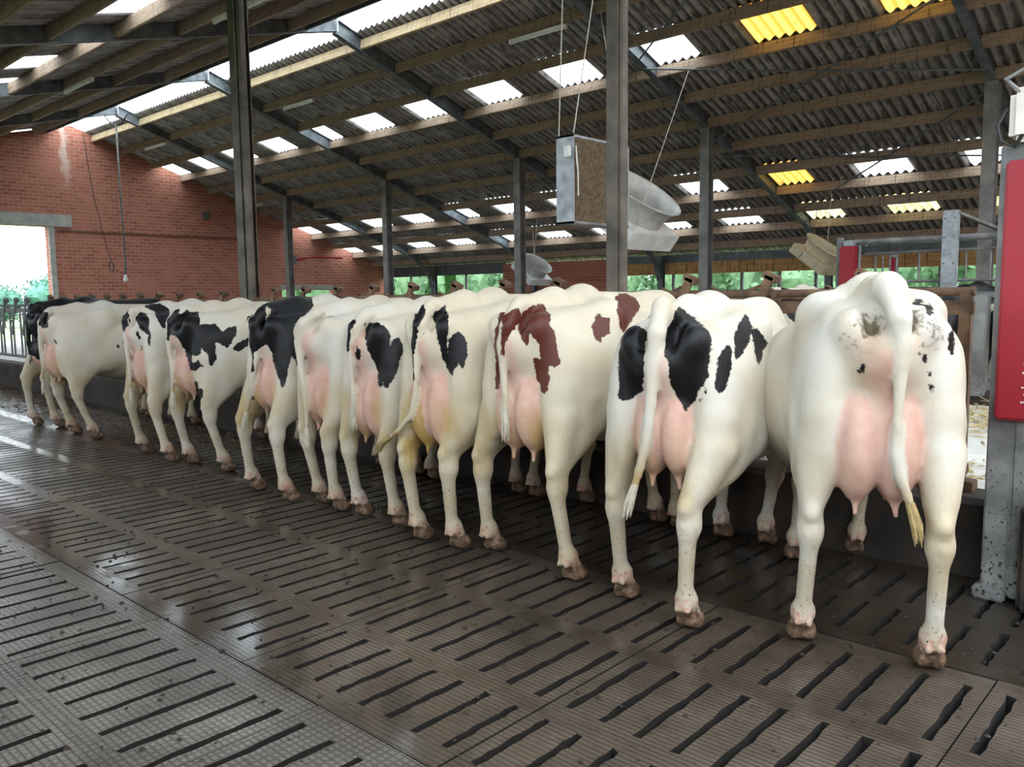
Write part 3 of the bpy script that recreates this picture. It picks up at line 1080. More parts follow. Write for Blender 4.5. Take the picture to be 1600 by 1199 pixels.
    rust = np.zeros(len(V))
    for (cc, r_) in c.get('rust', ()):
        rust = np.maximum(rust, np.exp(-((np.linalg.norm(V - np.array(cc), axis=1) / r_) ** 2)))
    rust[tail] = 0
    foot_ = sstep(.13, .02, z) * .75 + sstep(.62, .1, z) * .16
    cor = sstep(.24, .12, z) * sstep(.02, .06, z)
    st = np.zeros(len(V))
    st += sstep(.50, .62, z) * sstep(.98, .78, z) * np.exp(-((np.abs(x) - .14) / .10) ** 2) * sstep(.45, .25, y) * c.get('st', .6)
    sl = c.get('stl', 0.0)
    st = np.maximum(st, sl * sstep(.40, .56, z) * sstep(1.0, .8, z) * (x < -.02) * sstep(.6, .3, y))
    st += sstep(.45, .0, np.abs(z - .85)) * sstep(.3, .9, y) * .25
    st[tail] = sstep(.80, .66, z[tail]) * .9
    for nm, a in (('patch', patch), ('pink', pink), ('dung', dung), ('rust', rust), ('foot', foot_), ('coronet', cor), ('stain', np.clip(st, 0, 1))):
        at = me.attributes.new(nm, 'FLOAT', 'POINT')
        at.data.foreach_set('value', a.astype(np.float32))
    me.materials.append(M[c.get('mat', 'cow_black')])
    return me

def tail_switch(c, mat):
    tl = c['tail']
    a, b = Vector(tl[-2][:3]), Vector(tl[-1][:3])
    rg = random.Random(5)
    mb = MB()
    d = (b - a).normalized()
    L = c.get('tuft', .11)
    for i in range(16):
        o = Vector((rg.uniform(-1, 1), rg.uniform(-1, 1), rg.uniform(-.3, .3))) * .010
        p0 = b - d * .05 + o
        p1 = b + d * L * .4 + o * 1.6
        p2 = b + (d + Vector((0, 0, -.35))).normalized() * L * rg.uniform(.75, 1.1) + o * 1.9
        mb.tube([p0, p1, p2], [.008, .008, .0015], 5, cap=False)
    return mb, mat
# ------------------------------------------------------------------ the cows in the row
COWS = {
    'c11': dict(s=1.035, w=1.04, barrel=1.25, bo=-.07, belly=-.02, ud=1.08, ux=-.015, uz=.0, mat='cow_white', st=.25, tz=0.0, rust=[((-.015,-.02,1.27),.075),((-.01,-.02,1.18),.06),((.10,-.01,1.28),.06)], dung=[((-.05,.02,1.31),.085,1.0),((-.05,.0,1.2),.05,.7),((.14,.02,1.33),.085,.9)], o=(-1.101,3.248), th=26, b=(0.03, 0), hind=[(-0.235, 0.177), (0.235, 0.023)], front=[(-0.217, 1.295), (0.116, 1.497)],
        tail=[(0.048, -0.02, 1.488, 0.055), (0.06, -0.08, 1.387, 0.047), (0.072, -0.085, 1.282, 0.038), (0.069, -0.082, 1.139, 0.028), (0.065, -0.078, 0.995, 0.024), (0.065, -0.075, 0.874, 0.024), (0.084, -0.072, 0.789, 0.025), (0.116, -0.068, 0.704, 0.022), (0.136, -0.065, 0.641, 0.012)], cam=(-0.43,-3.4,1.48)),
    'c10': dict(s=.985, w=1.08, barrel=1.02, ud=.92, uz=.03, mat='cow_black', st=.5, stl=.5, o=(-2.025,3.060), th=9, b=(0.085, 0), hind=[(-0.2, 0.19), (0.2, 0.01)], front=[(-0.146, 1.42), (0.126, 1.419)],
        tail=[(0.087, -0.02, 1.43, 0.05), (0.091, -0.08, 1.318, 0.042), (0.076, -0.085, 1.168, 0.034), (0.066, -0.08, 1.015, 0.03), (0.044, -0.075, 0.846, 0.027), (0.009, -0.07, 0.714, 0.026), (-0.027, -0.065, 0.603, 0.018)], cam=(1.52,-3.34,1.48)),
    'c9': dict(s=1.02, w=1.08, barrel=1.1, ud=1.0, uz=.0, mat='cow_red', st=.7, stl=.5, o=(-2.940,3.194), th=1, b=(0.04, 0), hind=[(-0.331, 0.155), (0.331, 0.045)], front=[(0.081, 1.278), (0.262, 1.235)],
        tail=[(0.048, -0.02, 1.416, 0.045), (0.038, -0.08, 1.326, 0.042), (0.005, -0.085, 1.226, 0.034), (0.006, -0.078, 1.109, 0.026), (0.011, -0.072, 0.975, 0.023), (0.007, -0.065, 0.839, 0.018)], cam=(2.88,-3.24,1.48)),
    'c8': dict(s=1.015, w=1.02, barrel=1.0, ud=1.1, uz=-.02, mat='cow_ochre', st=.5, stl=1.0, o=(-3.605,3.129), th=4, b=(0.085, 0), hind=[(-0.155, 0.105), (0.155, 0.095)], front=[(-0.239, 1.373), (0.17, 1.437)],
        tail=[(0.093, -0.02, 1.406, 0.045), (0.085, -0.08, 1.325, 0.04), (0.061, -0.085, 1.21, 0.032), (0.057, -0.081, 1.065, 0.026), (0.037, -0.077, 0.918, 0.022), (-0.007, -0.073, 0.804, 0.022), (-0.12, -0.069, 0.704, 0.022), (-0.236, -0.065, 0.635, 0.015)], cam=(3.38,-3.37,1.48)),
    'c7': dict(s=.98, w=1.0, barrel=1.0, ud=1.05, uz=-.03, mat='cow_black', st=.6, stl=.6, rust=[((.035,-.02,1.20),.085)], dung=[((.05,.02,1.2),.09,.4)], o=(-4.277,3.219), th=3, b=(0.05, 0), hind=[(-0.206, 0.119), (0.206, 0.081)], front=[(-0.136, 1.305), (0.225, 1.259)],
        tail=[(0.063, -0.02, 1.358, 0.045), (0.039, -0.08, 1.296, 0.042), (0.008, -0.085, 1.183, 0.034), (-0.002, -0.078, 1.02, 0.026), (0.001, -0.072, 0.857, 0.022), (-0.006, -0.065, 0.753, 0.016)], cam=(4.1,-3.44,1.48)),
    'c6': dict(s=.99, w=1.0, barrel=1.0, ud=1.0, uz=-.02, mat='cow_black', st=.6, stl=.5, dung=[((.16,.05,1.3),.08,.6)], o=(-4.853,3.232), th=3, b=(0.07, 0), hind=[(-0.135, 0.132), (0.135, 0.068)], front=[(-0.304, 1.235), (-0.06, 1.174)],
        tail=[(0.104, -0.02, 1.379, 0.045), (0.039, -0.08, 1.303, 0.044), (-0.018, -0.085, 1.185, 0.038), (-0.003, -0.078, 1.011, 0.03), (0.023, -0.072, 0.771, 0.026), (0.014, -0.065, 0.548, 0.018)], cam=(4.68,-3.48,1.48)),
    'c5': dict(s=1.0, w=1.0, barrel=1.0, ud=1.0, uz=.02, mat='cow_black', st=.5, stl=.8, front=[(-.20,1.33),(.16,1.40)], o=(-5.493,3.145), th=2, b=(0.1, 0.05), hind=[(-0.26, 0.126), (0.26, 0.074)],
        tail=[(0.146, 0.03, 1.386, 0.045), (0.119, -0.03, 1.296, 0.042), (0.098, -0.035, 1.149, 0.035), (0.116, -0.03, 1.057, 0.03), (0.032, -0.025, 0.843, 0.026), (-0.049, -0.02, 0.671, 0.02), (-0.08, -0.015, 0.61, 0.012)], cam=(5.38,-3.34,1.48)),
    'c4': dict(s=.985, w=1.0, barrel=1.0, ud=.95, uz=.03, mat='cow_black', st=.5, stl=.7, front=[(-.14,1.18),(.20,1.30)], o=(-6.873,3.353), th=2, b=(0, -0.05), hind=[(-0.296, 0.098), (0.296, 0.102)],
        tail=[(0.002, -0.07, 1.377, 0.045), (-0.047, -0.13, 1.286, 0.042), (-0.078, -0.135, 1.122, 0.034), (-0.068, -0.128, 0.93, 0.026), (-0.077, -0.122, 0.763, 0.022), (-0.093, -0.115, 0.639, 0.014)], cam=(6.75,-3.59,1.48)),
    'c3': dict(s=.985, w=1.0, barrel=1.0, ud=.95, uz=.02, mat='cow_black', st=.6, stl=.6, front=[(-.16,1.32),(.17,1.24)], o=(-7.730,3.278), th=2, b=(0, 0), hind=[(-0.319, 0.132), (0.319, 0.068)],
        tail=[(0.001, -0.02, 1.386, 0.045), (-0.032, -0.08, 1.305, 0.04), (-0.036, -0.085, 1.1, 0.03), (-0.014, -0.078, 0.894, 0.024), (-0.026, -0.072, 0.714, 0.02), (-0.039, -0.065, 0.629, 0.012)], cam=(7.61,-3.55,1.48)),
    'c2': dict(s=.98, w=1.0, barrel=1.0, ud=.95, uz=.03, mat='cow_black', st=.6, stl=.7, front=[(-.18,1.20),(.16,1.28)], o=(-9.592,3.306), th=0, b=(0, -0.15), hind=[(-0.278, 0.092), (0.278, 0.108)],
        tail=[(0.045, -0.17, 1.37, 0.045), (-0.002, -0.23, 1.263, 0.04), (-0.049, -0.235, 1.052, 0.032), (-0.064, -0.225, 0.846, 0.025), (-0.106, -0.215, 0.602, 0.016)], cam=(9.59,-3.31,1.48)),
    'c1': dict(blob=[((0,.95,1.32),(.7,1.7,.40)),((0,.2,1.15),(.5,.32,.36)),((.12,.0,.92),(.1,.2,.13))], s=1.02, w=1.0, barrel=1.05, ud=.9, uz=.02, mat='cow_black', st=.5, front=[(-.17,1.3),(.17,1.22)], o=(-10.719,3.299), th=0, b=(0, 0.1), hind=[(-0.193, 0.04), (0.193, 0.16)],
        tail=[(-0.082, 0.08, 1.434, 0.04), (-0.056, 0.02, 1.27, 0.04), (-0.074, 0.015, 1.007, 0.03), (-0.104, 0.025, 0.816, 0.024), (-0.214, 0.035, 0.657, 0.014)], cam=(10.72,-3.3,1.48)),
}
PATCH = {
    'c11':{'patch':[[(-0.065,1.189),(-0.059,1.208),(-0.043,1.217),(-0.038,1.204),(-0.047,1.179),(-0.061,1.171)],[(0.123,1.435),(0.146,1.449),(0.17,1.449),(0.164,1.436),(0.138,1.424),(0.122,1.425)],[(0.165,1.424),(0.187,1.43),(0.195,1.417),(0.184,1.4),(0.171,1.391),(0.16,1.403)],[(0.232,1.317),(0.283,1.36),(0.27,1.343),(0.267,1.289),(0.267,1.238),(0.254,1.224),(0.239,1.259)],[(0.127,1.257),(0.144,1.26),(0.148,1.243),(0.135,1.236)],[(0.151,1.243),(0.164,1.251),(0.172,1.226),(0.164,1.207),(0.153,1.22)],[(0.166,1.181),(0.189,1.188),(0.194,1.169),(0.186,1.15),(0.173,1.152)],[(0.174,1.136),(0.195,1.142),(0.201,1.119),(0.19,1.1),(0.177,1.11)],[(0.154,1.277),(0.164,1.279),(0.165,1.266),(0.157,1.264)]]},
    'c10':{'patch':[[(-0.116,1.018),(-0.115,1.241),(-0.103,1.311),(-0.063,1.351),(-0.029,1.345),(0.004,1.331),(0.024,1.312),(0.006,1.26),(0.011,1.175),(-0.004,1.061),(-0.041,1.027),(-0.075,1.01)],[(0.124,1.405),(0.142,1.43),(0.181,1.402),(0.227,1.362),(0.268,1.327),(0.281,1.283),(0.267,1.176),(0.272,1.138),(0.247,1.092),(0.225,1.064),(0.22,1.031),(0.179,0.979),(0.15,1.028),(0.111,1.097),(0.104,1.177),(0.085,1.228),(0.072,1.286),(0.075,1.331),(0.12,1.359)],[(0.226,1.012),(0.221,1.028),(0.244,1.053),(0.265,1.089),(0.267,1.067),(0.25,1.041),(0.233,1.009)],[(0.295,1.112),(0.304,1.188),(0.324,1.238),(0.348,1.264),(0.368,1.253),(0.363,1.173),(0.348,1.092),(0.318,1.061),(0.297,1.081)],[(0.381,1.296),(0.402,1.332),(0.429,1.369),(0.452,1.385),(0.473,1.335),(0.459,1.263),(0.413,1.216),(0.377,1.191)],[(0.473,1.335),(0.505,1.306),(0.552,1.248),(0.531,1.223),(0.498,1.163),(0.48,1.198),(0.475,1.262)]]},
    'c9':{'patch':[[(-0.096,0.987),(-0.098,1.167),(-0.085,1.312),(-0.06,1.4),(-0.008,1.413),(0.006,1.383),(-0.023,1.329),(-0.036,1.233),(-0.051,1.191),(-0.057,1.079),(-0.079,0.983)],[(0.033,1.361),(0.06,1.395),(0.115,1.428),(0.164,1.437),(0.2,1.38),(0.188,1.328),(0.213,1.31),(0.23,1.26),(0.244,1.193),(0.249,1.14),(0.222,1.113),(0.192,1.12),(0.197,1.052),(0.171,0.986),(0.15,0.998),(0.129,1.059),(0.114,1.165),(0.152,1.154),(0.139,1.231),(0.099,1.289),(0.085,1.22),(0.06,1.261),(0.039,1.313)],[(0.419,1.32),(0.454,1.376),(0.498,1.358),(0.525,1.36),(0.518,1.273),(0.481,1.255),(0.462,1.22),(0.44,1.247),(0.416,1.273)],[(0.591,1.482),(0.653,1.488),(0.73,1.46),(0.753,1.404),(0.686,1.347),(0.606,1.282),(0.579,1.298),(0.562,1.399)]],'tailpatch':[[(-0.059,1.177),(-0.048,1.38),(0.034,1.423),(0.06,1.381),(0.032,1.314),(-0.009,1.234),(-0.024,1.164)]]},
    'c8':{'patch':[[(-0.017,1.157),(-0.022,1.307),(-0.026,1.408),(0.036,1.448),(0.083,1.412),(0.057,1.357),(0.037,1.284),(0.019,1.259),(0.001,1.247)],[(0.083,1.379),(0.117,1.408),(0.158,1.434),(0.169,1.379),(0.168,1.247),(0.16,1.195),(0.165,1.157),(0.164,1.112),(0.137,1.126),(0.117,1.203),(0.104,1.292)],[(0.171,1.247),(0.191,1.273),(0.215,1.296),(0.255,1.272),(0.27,1.202),(0.258,1.099),(0.24,1.085),(0.224,1.117),(0.186,1.043),(0.16,1.081),(0.146,1.13),(0.165,1.172)]],'tailpatch':[[(-0.063,0.991),(-0.051,1.424),(0.02,1.454),(0.051,1.409),(0.002,1.307),(-0.026,1.157),(-0.031,1.005)]]},
    'c7':{'patch':[[(-0.043,1.295),(-0.033,1.339),(0.019,1.393),(0.051,1.36),(0.045,1.322),(-0.005,1.279),(-0.023,1.245),(-0.038,1.265)],[(-0.025,1.185),(-0.002,1.176),(0.013,1.125),(-0.001,1.085),(-0.027,1.091)],[(0.04,1.292),(0.059,1.321),(0.115,1.323),(0.166,1.298),(0.191,1.244),(0.186,1.183),(0.205,1.216),(0.238,1.228),(0.266,1.193),(0.267,1.134),(0.241,1.095),(0.232,1.037),(0.204,0.976),(0.186,0.961),(0.168,0.923),(0.143,0.928),(0.149,0.978),(0.138,0.937),(0.113,0.925),(0.106,1.011),(0.086,1.073),(0.049,1.146),(0.036,1.225)]],'tailpatch':[[(-0.099,1.133),(-0.084,1.301),(-0.043,1.354),(-0.013,1.324),(-0.048,1.285),(-0.064,1.154)]]},
    'c6':{'patch':[[(-0.113,1.317),(-0.086,1.34),(-0.056,1.338),(-0.056,1.307),(-0.096,1.24),(-0.113,1.251)]]},
    'c5':{'patch':[[(-0.008,1.33),(0.07,1.417),(0.166,1.467),(0.281,1.501),(0.363,1.515),(0.454,1.494),(0.465,1.427),(0.434,1.38),(0.365,1.347),(0.318,1.306),(0.307,1.227),(0.338,1.01),(0.324,0.983),(0.288,1.072),(0.259,0.98),(0.236,0.868),(0.208,0.84),(0.189,0.912),(0.162,1.01),(0.153,1.079),(0.122,1.173),(0.088,1.15),(0.042,1.104),(-0.003,1.104),(0.003,1.219)]],'tailpatch':[[(-0.022,1.091),(-0.017,1.4),(0.121,1.445),(0.117,1.31),(0.075,1.114)],[(-0.003,1.093),(0.025,1.104),(0.019,0.964),(-0.01,0.95)]]},
    'c4':{'patch':[[(-0.163,1.192),(-0.141,1.328),(-0.071,1.383),(0.007,1.402),(0.036,1.381),(0.093,1.38),(0.102,1.312),(0.089,1.261),(0.217,1.278),(0.281,1.213),(0.332,1.244),(0.402,1.259),(0.404,1.2),(0.36,1.127),(0.31,1.062),(0.263,1.105),(0.218,1.128),(0.213,1.04),(0.224,0.985),(0.177,0.918),(0.151,0.947),(0.164,1.016),(0.106,1.071),(0.083,1.018),(0.032,1.011),(0.02,0.948),(0.076,0.981),(0.114,0.924),(0.048,0.881),(0.009,0.89),(-0.025,1.041),(-0.071,1.153),(-0.099,1.18)],[(0.363,1.07),(0.404,1.107),(0.504,1.149),(0.524,1.111),(0.498,1.077),(0.412,1.039),(0.368,1.045)],[(0.483,1.329),(0.538,1.348),(0.561,1.256),(0.523,1.173),(0.484,1.217)],[(0.036,0.799),(0.06,0.789),(0.064,0.741),(0.099,0.723),(0.097,0.669),(0.059,0.618),(0.055,0.693),(0.037,0.738)]],'tailpatch':[[(-0.175,1.137),(-0.148,1.382),(-0.058,1.407),(-0.078,1.233),(-0.122,1.138)]]},
    'c3':{'patch':[[(-0.11,1.321),(-0.073,1.386),(-0.054,1.349),(-0.044,1.291),(-0.067,1.24),(-0.102,1.277)],[(-0.003,1.326),(0.047,1.379),(0.094,1.357),(0.12,1.304),(0.109,1.232),(0.125,1.16),(0.111,1.066),(0.088,1.099),(0.1,1.167),(0.067,1.196),(0.041,1.216),(0.019,1.248)],[(-0.008,1.19),(0.016,1.204),(0.034,1.145),(0.024,1.108),(-0.0,1.16)],[(0.08,1.427),(0.131,1.451),(0.214,1.45),(0.297,1.401),(0.29,1.34),(0.256,1.312),(0.273,1.228),(0.242,1.217),(0.185,1.285),(0.166,1.374)],[(0.023,1.063),(0.046,1.074),(0.053,1.035),(0.029,1.023)]],'tailpatch':[[(-0.129,1.233),(-0.114,1.365),(-0.06,1.393),(-0.066,1.247),(-0.091,1.16)]]},
    'c2':{'patch':[[(-0.219,1.215),(-0.202,1.332),(-0.143,1.356),(-0.109,1.342),(-0.149,1.282),(-0.147,1.215),(-0.201,1.193)],[(-0.109,1.104),(-0.083,1.08),(-0.075,1.035),(-0.098,1.044)],[(0.547,1.054),(0.573,1.074),(0.579,1.018),(0.552,1.002)],[(0.49,0.999),(0.511,1.003),(0.512,0.967),(0.492,0.964)],[(0.527,0.892),(0.577,0.93),(0.563,0.901),(0.536,0.881)]],'tailpatch':[[(-0.242,1.223),(-0.218,1.374),(-0.142,1.373),(-0.164,1.24)]]},
}
COW_LABELS = {
    'c11': ('white cow with small black spots and a large pink udder, nearest the red panel', 'cow_white'),
    'c10': 'black and white cow with a white tail between two large black rump patches',
    'c9': 'red and white cow, the only one with brown patches, left of the near post',
    'c8': 'black and white cow with a yellow stained leg and a tail swung to the left',
    'c7': 'white cow with a broad black patch down its right thigh and a brown stained rump',
    'c6': 'plain cream cow with a long white tail, beside the black rumped cow',
    'c5': 'cow with a wholly black rump and black tail above white legs, at the tall post',
    'c4': 'cow with a jagged black patch across its white flank and one hind leg set out',
    'c3': 'white cow with a black saddle spot and narrow black marks beside its tail',
    'c2': 'white cow with a plain side and a dark tail root, before the black backed cow',
    'c1': 'black backed cow with pale hind legs, farthest left in the row',
}
for key in ('c11', 'c10', 'c9', 'c8', 'c7', 'c6', 'c5', 'c4', 'c3', 'c2', 'c1'):
    c = COWS[key]
    c.update(PATCH.get(key, {}))
    h = {'c11': .0135, 'c10': .0145, 'c9': .0155, 'c8': .016}.get(key, .0185)
    o = link('cow', cow_mesh(c, h), None, (c['o'][0], c['o'][1], 0), (0, 0, math.radians(c['th'])))
    lb = COW_LABELS[key]
    tag(o, lb if isinstance(lb, str) else lb[0], 'cow', 'cows standing in a row at the feed barrier')
    mb, mt = tail_switch(c, M['tuft_dirty'] if key in ('c11', 'c8') else M['tuft'])
    mb.build('tail_switch', mt, o, True)
# ------------------------------------------------------------------ cows across the feed alley
BG = dict(b=(0, 0), s=.98, w=1.0, barrel=1.0, ud=.9, mat='cow_black', head=1.02, hind=[(-.2, .1), (.2, .12)], front=[(-.17, 1.25), (.17, 1.32)],
          tail=[(0, -.02, 1.39, .045), (0, -.08, 1.2, .035), (0, -.08, .9, .025), (0, -.07, .6, .016)], cam=(0, 5, 1.48))
def bg_cow(x, y, rz, label, blobs, z=.1):
    c = dict(BG); c['blob'] = blobs
    o = link('cow', cow_mesh(c, .024), None, (x, y, z), (0, 0, rz))
    tag(o, label, 'cow', 'cows beyond the feed alley')
    tail_switch(c, M['tuft'])[0].build('tail_switch', M['tuft'], o, True)
ALLB = [((0, .9, .95), (.6, 1.5, .75)), ((0, 1.9, 1.1), (.4, .7, .5)), ((0, 2.2, 1.1), (.3, .25, .3))]
bg_cow(-2.55, 11.15, math.pi + .08, 'black cow facing out through the far feed barrier behind the nearest white cow', ALLB)
bg_cow(-1.72, 11.1, math.pi - .05, 'white cow facing out beside the grey tower, beyond the far feed barrier', [((.2, 1.6, 1.1), (.15, .2, .2))])
bg_cow(-4.55, 11.1, math.pi, 'white cow with a black marked head, seen over the back of the white tailed cow', [((0.05, 2.2, 1.2), (.2, .2, .16)), ((-.2, 1.2, 1.2), (.3, .3, .3))])

# ------------------------------------------------------------------ feed barriers
def barrier(name, x0, x1, y, zb, ztop, places, label, m, group):
    t = empty(name, ((x0 + x1) / 2, y, zb))
    def P(mb, nm, mm=m, par=None):
        o = mb.build(nm, mm, par or t, False)
        o.location = (0, 0, 0) if par else (-(x0 + x1) / 2, -y, -zb)
        return o
    P(MB().tube([(x0, y, ztop), (x1, y, ztop)], .024, 10), 'top_rail')
    P(MB().box(((x0 + x1) / 2, y, ztop - .085), (x1 - x0, .045, .075), bev=.006), 'lock_rail')
    P(MB().tube([(x0, y, zb + .12), (x1, y, zb + .12)], .028, 10), 'bottom_rail')
    for x in (x0 + .04, x1 - .04):
        ep = P(MB().box((x, y, (zb + ztop) / 2), (.06, .06, ztop - zb), bev=.006), 'end_post')
        P(MB().box((x, y, zb + .03), (.16, .12, .06), bev=.006), 'foot', m, ep)
    for x in places:
        P(MB().tube([(x - .22, y, zb + .12), (x - .22, y, ztop - .1)], .017, 8), 'upright')
        P(MB().tube([(x + .10, y + .02, zb + .12), (x + .10, y + .02, ztop - .1)], .017, 8), 'upright')
        lk = P(MB().bar((x + .075, y - .035, ztop + .105), (x - .19, y - .035, zb + .50), .058, .02, up=(0, 1, 0)), 'locking_bar')
        P(MB().box((x + .075, y - .01, ztop + .10), (.10, .07, .045), Matrix.Rotation(.45, 3, 'Y'), bev=.006), 'lock_head', m, lk)
        P(MB().bar((x + .07, y + .02, ztop + .08), (x - .12, y + .02, ztop + .01), .018, .018), 'release_lever', m, lk)
        P(MB().box((x + .1, y, ztop - .03), (.035, .06, .07)), 'lock_stop')
    tag(t, label, 'barrier', group)
    return t
PL = lambda a, b: [x for x in [-1.80 - .558 * k for k in range(45)] if a + .25 < x < b - .12]
g1 = 'sections of the near feed barrier'
barrier('feed_barrier', -3.40, -1.16, 4.85, KERB_Z, 1.475, PL(-3.40, -1.16), 'brown feed barrier section ending behind the nearest white cow', M['rust'], g1)
barrier('feed_barrier', -8.36, -3.55, 4.85, KERB_Z, 1.475, PL(-8.36, -3.55), 'brown feed barrier section between the two tall near posts', M['rust'], g1)
barrier('feed_barrier', -15.2, -8.56, 4.85, KERB_Z, 1.45, PL(-15.2, -8.56), 'feed barrier section before the brick wall, behind the leftmost cows', M['rust'], g1)
barrier('feed_barrier', -26.5, -15.3, 4.85, KERB_Z, 1.42, PL(-26.5, -15.3), 'grey feed barrier section at the far left with nobody feeding, by the doorway', M['galv_dirty'], g1)
g2 = 'sections of the far feed barrier'
barrier('feed_barrier', -2.12, 4.5, 9.12, .5, 1.42, [-1.6, -.9, -.2, .5], 'feed barrier across the alley with a wide grey post, right of the nearest white cow', M['galv_dirty'], g2)
barrier('feed_barrier', -13, -2.26, 9.12, .5, 1.42, [-3 - .7 * k for k in range(14)], 'feed barrier across the alley seen above the middle cows', M['rust'], g2)
o = MB().box((-2.11, 9.02, .95), (.16, .14, 1.0), bev=.012).build('barrier_post', M['galv_dirty'])
tag(o, 'wide grey post of the far barrier left of the grey tower', 'post')
o = MB().bar((-2.35, 8.98, 1.45), (-1.6, 8.98, 1.43), .05, .05).build('latch_bar', M['steel'])
tag(o, 'short dark latch bar across the top of the wide grey post', 'bar')

# straw on the alley
def scatter(name, mat, n, xr, yr, zf, lf, wf, label, cat, seed, hump=0):
    rg = random.Random(seed)
    V, F = [], []
    for i in range(n):
        x, y = rg.uniform(*xr), yr[0] + (yr[1] - yr[0]) * rg.triangular(0, 1, .6)
        a = rg.uniform(0, math.pi); L = rg.uniform(*lf); w = rg.uniform(*wf)
        z = zf + rg.uniform(.002, .01) + hump * rg.random() ** 2
        dx, dy = math.cos(a) * L / 2, math.sin(a) * L / 2
        px, py = -math.sin(a) * w / 2, math.cos(a) * w / 2
        t = rg.uniform(-.3, .3) * L
        b = len(V)
        V += [(x - dx - px, y - dy - py, z), (x - dx + px, y - dy + py, z), (x + dx + px, y + dy + py, z + t if t > 0 else z), (x + dx - px, y + dy - py, z + t if t > 0 else z), (x, y, z + w)]
        F += [(b, b + 1, b + 4), (b + 1, b + 2, b + 4), (b + 2, b + 3, b + 4), (b + 3, b, b + 4)]
    o = MB().add(V, F).build(name, mat)
    tag(o, label, cat, kind='stuff')
scatter('straw', M['straw'], 9000, (-14, 1.5), (6.6, 8.9), ALLEY_Z, (.04, .16), (.006, .014), 'chopped straw feed strewn along the alley before the far barrier', 'straw', 1, .09)
scatter('straw_litter', M['litter'], 2600, (-17, -7.2), (3.5, 4.66), 0, (.02, .09), (.004, .010), 'trampled straw litter on the floor by the far kerb', 'straw', 2)
scatter('fodder', M['straw'], 3500, (-14, -1.2), (5.0, 5.9), ALLEY_Z, (.04, .14), (.006, .012), 'fodder lying just beyond the near kerb', 'fodder', 3, .05)
# dung lumps on the slats
rg = random.Random(4)
V, F = [], []
for i in range(1500):
    r0 = rg.random()
    if r0 < .35: x, y = rg.uniform(-17, -7), rg.triangular(3.3, 4.66, 4.4)
    elif r0 < .62: x, y = rg.uniform(-7, .8), rg.triangular(2.6, 4.64, 4.3)
    else: x, y = rg.uniform(-7, .6), rg.uniform(.7, 3.2)
    s = rg.uniform(.003, .013) * (1.7 if r0 < .35 else 1)
    b = len(V)
    q = [(1, 0, 0), (.3, .9, 0), (-.8, .6, 0), (-.9, -.5, 0), (.2, -1, 0), (0, 0, .65)]
    V += [(x + s * a * rg.uniform(.7, 1.3), y + s * c_ * rg.uniform(.7, 1.3), s * d * 1.1 + .001) for a, c_, d in q]
    F += [(b + k, b + (k + 1) % 5, b + 5) for k in range(5)]
o = MB().add(V, F).build('dung_crumbs', M['dung'], None, True)
tag(o, 'small dark dung crumbs scattered over the slatted floor', 'dung', kind='stuff')

# ------------------------------------------------------------------ grey tower with the red panel, right edge
tw = empty('robot_tower', (-.7, 4.55, 0))
def tp(mb, nm, m, parent=None, smooth=False):
    o = mb.build(nm, m, parent or tw, smooth)
    o.location = (.7, -4.55, 0) if parent is None else (0, 0, 0)
    return o
tp(MB().box((-.915, 4.50, 1.08), (.11, .24, 2.12), bev=.008), 'corner_post', M['galv_dirty'])
tp(MB().box((-.55, 4.58, 1.05), (.62, .40, 2.06), bev=.01), 'cabinet', M['galv_dirty'])
pn = tp(MB().box((-.585, 4.345, 1.47), (.70, .05, 1.18), bev=.012), 'red_panel', M['red'])
tp(MB().box((-.93, 4.5, .03), (.14, .30, .06), bev=.01), 'base_plate', M['galv_dirty'])
tp(MB().box((-.52, 4.50, .25), (.56, .46, .5), bev=.02), 'plinth', M['concrete'])
vb = tp(MB().box((-.86, 4.42, 2.26), (.15, .2, .24), bev=.03), 'valve_box', M['lamp'])
tp(MB().tube([(-.95, 4.38, 2.30), (-.98, 4.34, 2.22), (-.96, 4.33, 2.15), (-.91, 4.35, 2.12), (-.86, 4.33, 2.2)], .009, 6), 'cable', M['black'], vb)
tp(MB().tube([(-.90, 4.36, 2.36), (-.95, 4.33, 2.42), (-.86, 4.32, 2.46), (-.80, 4.36, 2.36)], .012, 6), 'cable', M['galv_dirty'], vb)
for (x, z, w, h_) in [(-.812, 1.145, .020, .016), (-.8235, 1.104, .006, .008), (-.823, 1.0365, .009, .006), (-.815, 1.005, .007, .005), (-.8245, .969, .007, .008), (-.8135, .9695, .009, .008)]:
    tp(MB().box((x, 4.3185, z), (w, .004, h_)), 'white_mark', M['white_plastic'], pn)
tag(tw, 'grey steel tower with a tall red panel at the right edge', 'machine')

# ------------------------------------------------------------------ fans
bf = empty('box_fan', (-4.83, 6.3, 2.15))
def bp(mb, nm, m, sm=False):
    o = mb.build(nm, m, bf, sm); o.location = (4.83, -6.3, -2.15); return o
x0, x1, y0, y1, z0, z1 = -4.93, -4.73, 5.98, 6.86, 2.13, 2.92
bp(MB().box((x0 + .1, y0 + .012, (z0 + z1) / 2), (.2, .024, z1 - z0), bev=.005), 'side_plate', M['galv'])
bp(MB().box((x0 + .1, y1 - .012, (z0 + z1) / 2), (.2, .024, z1 - z0), bev=.005), 'side_plate', M['galv'])
bp(MB().box((x0 + .1, (y0 + y1) / 2, z1 - .012), (.2, y1 - y0, .024), bev=.005), 'top_plate', M['galv'])
bp(MB().box((x0 + .1, (y0 + y1) / 2, z0 + .012), (.2, y1 - y0, .024), bev=.005), 'bottom_plate', M['galv_dirty'])
gm = MB()
for k in range(43):
    y = y0 + .03 + k * (y1 - y0 - .06) / 42
    gm.box((x1 - .012, y, (z0 + z1) / 2), (.006, .006, z1 - z0 - .05))
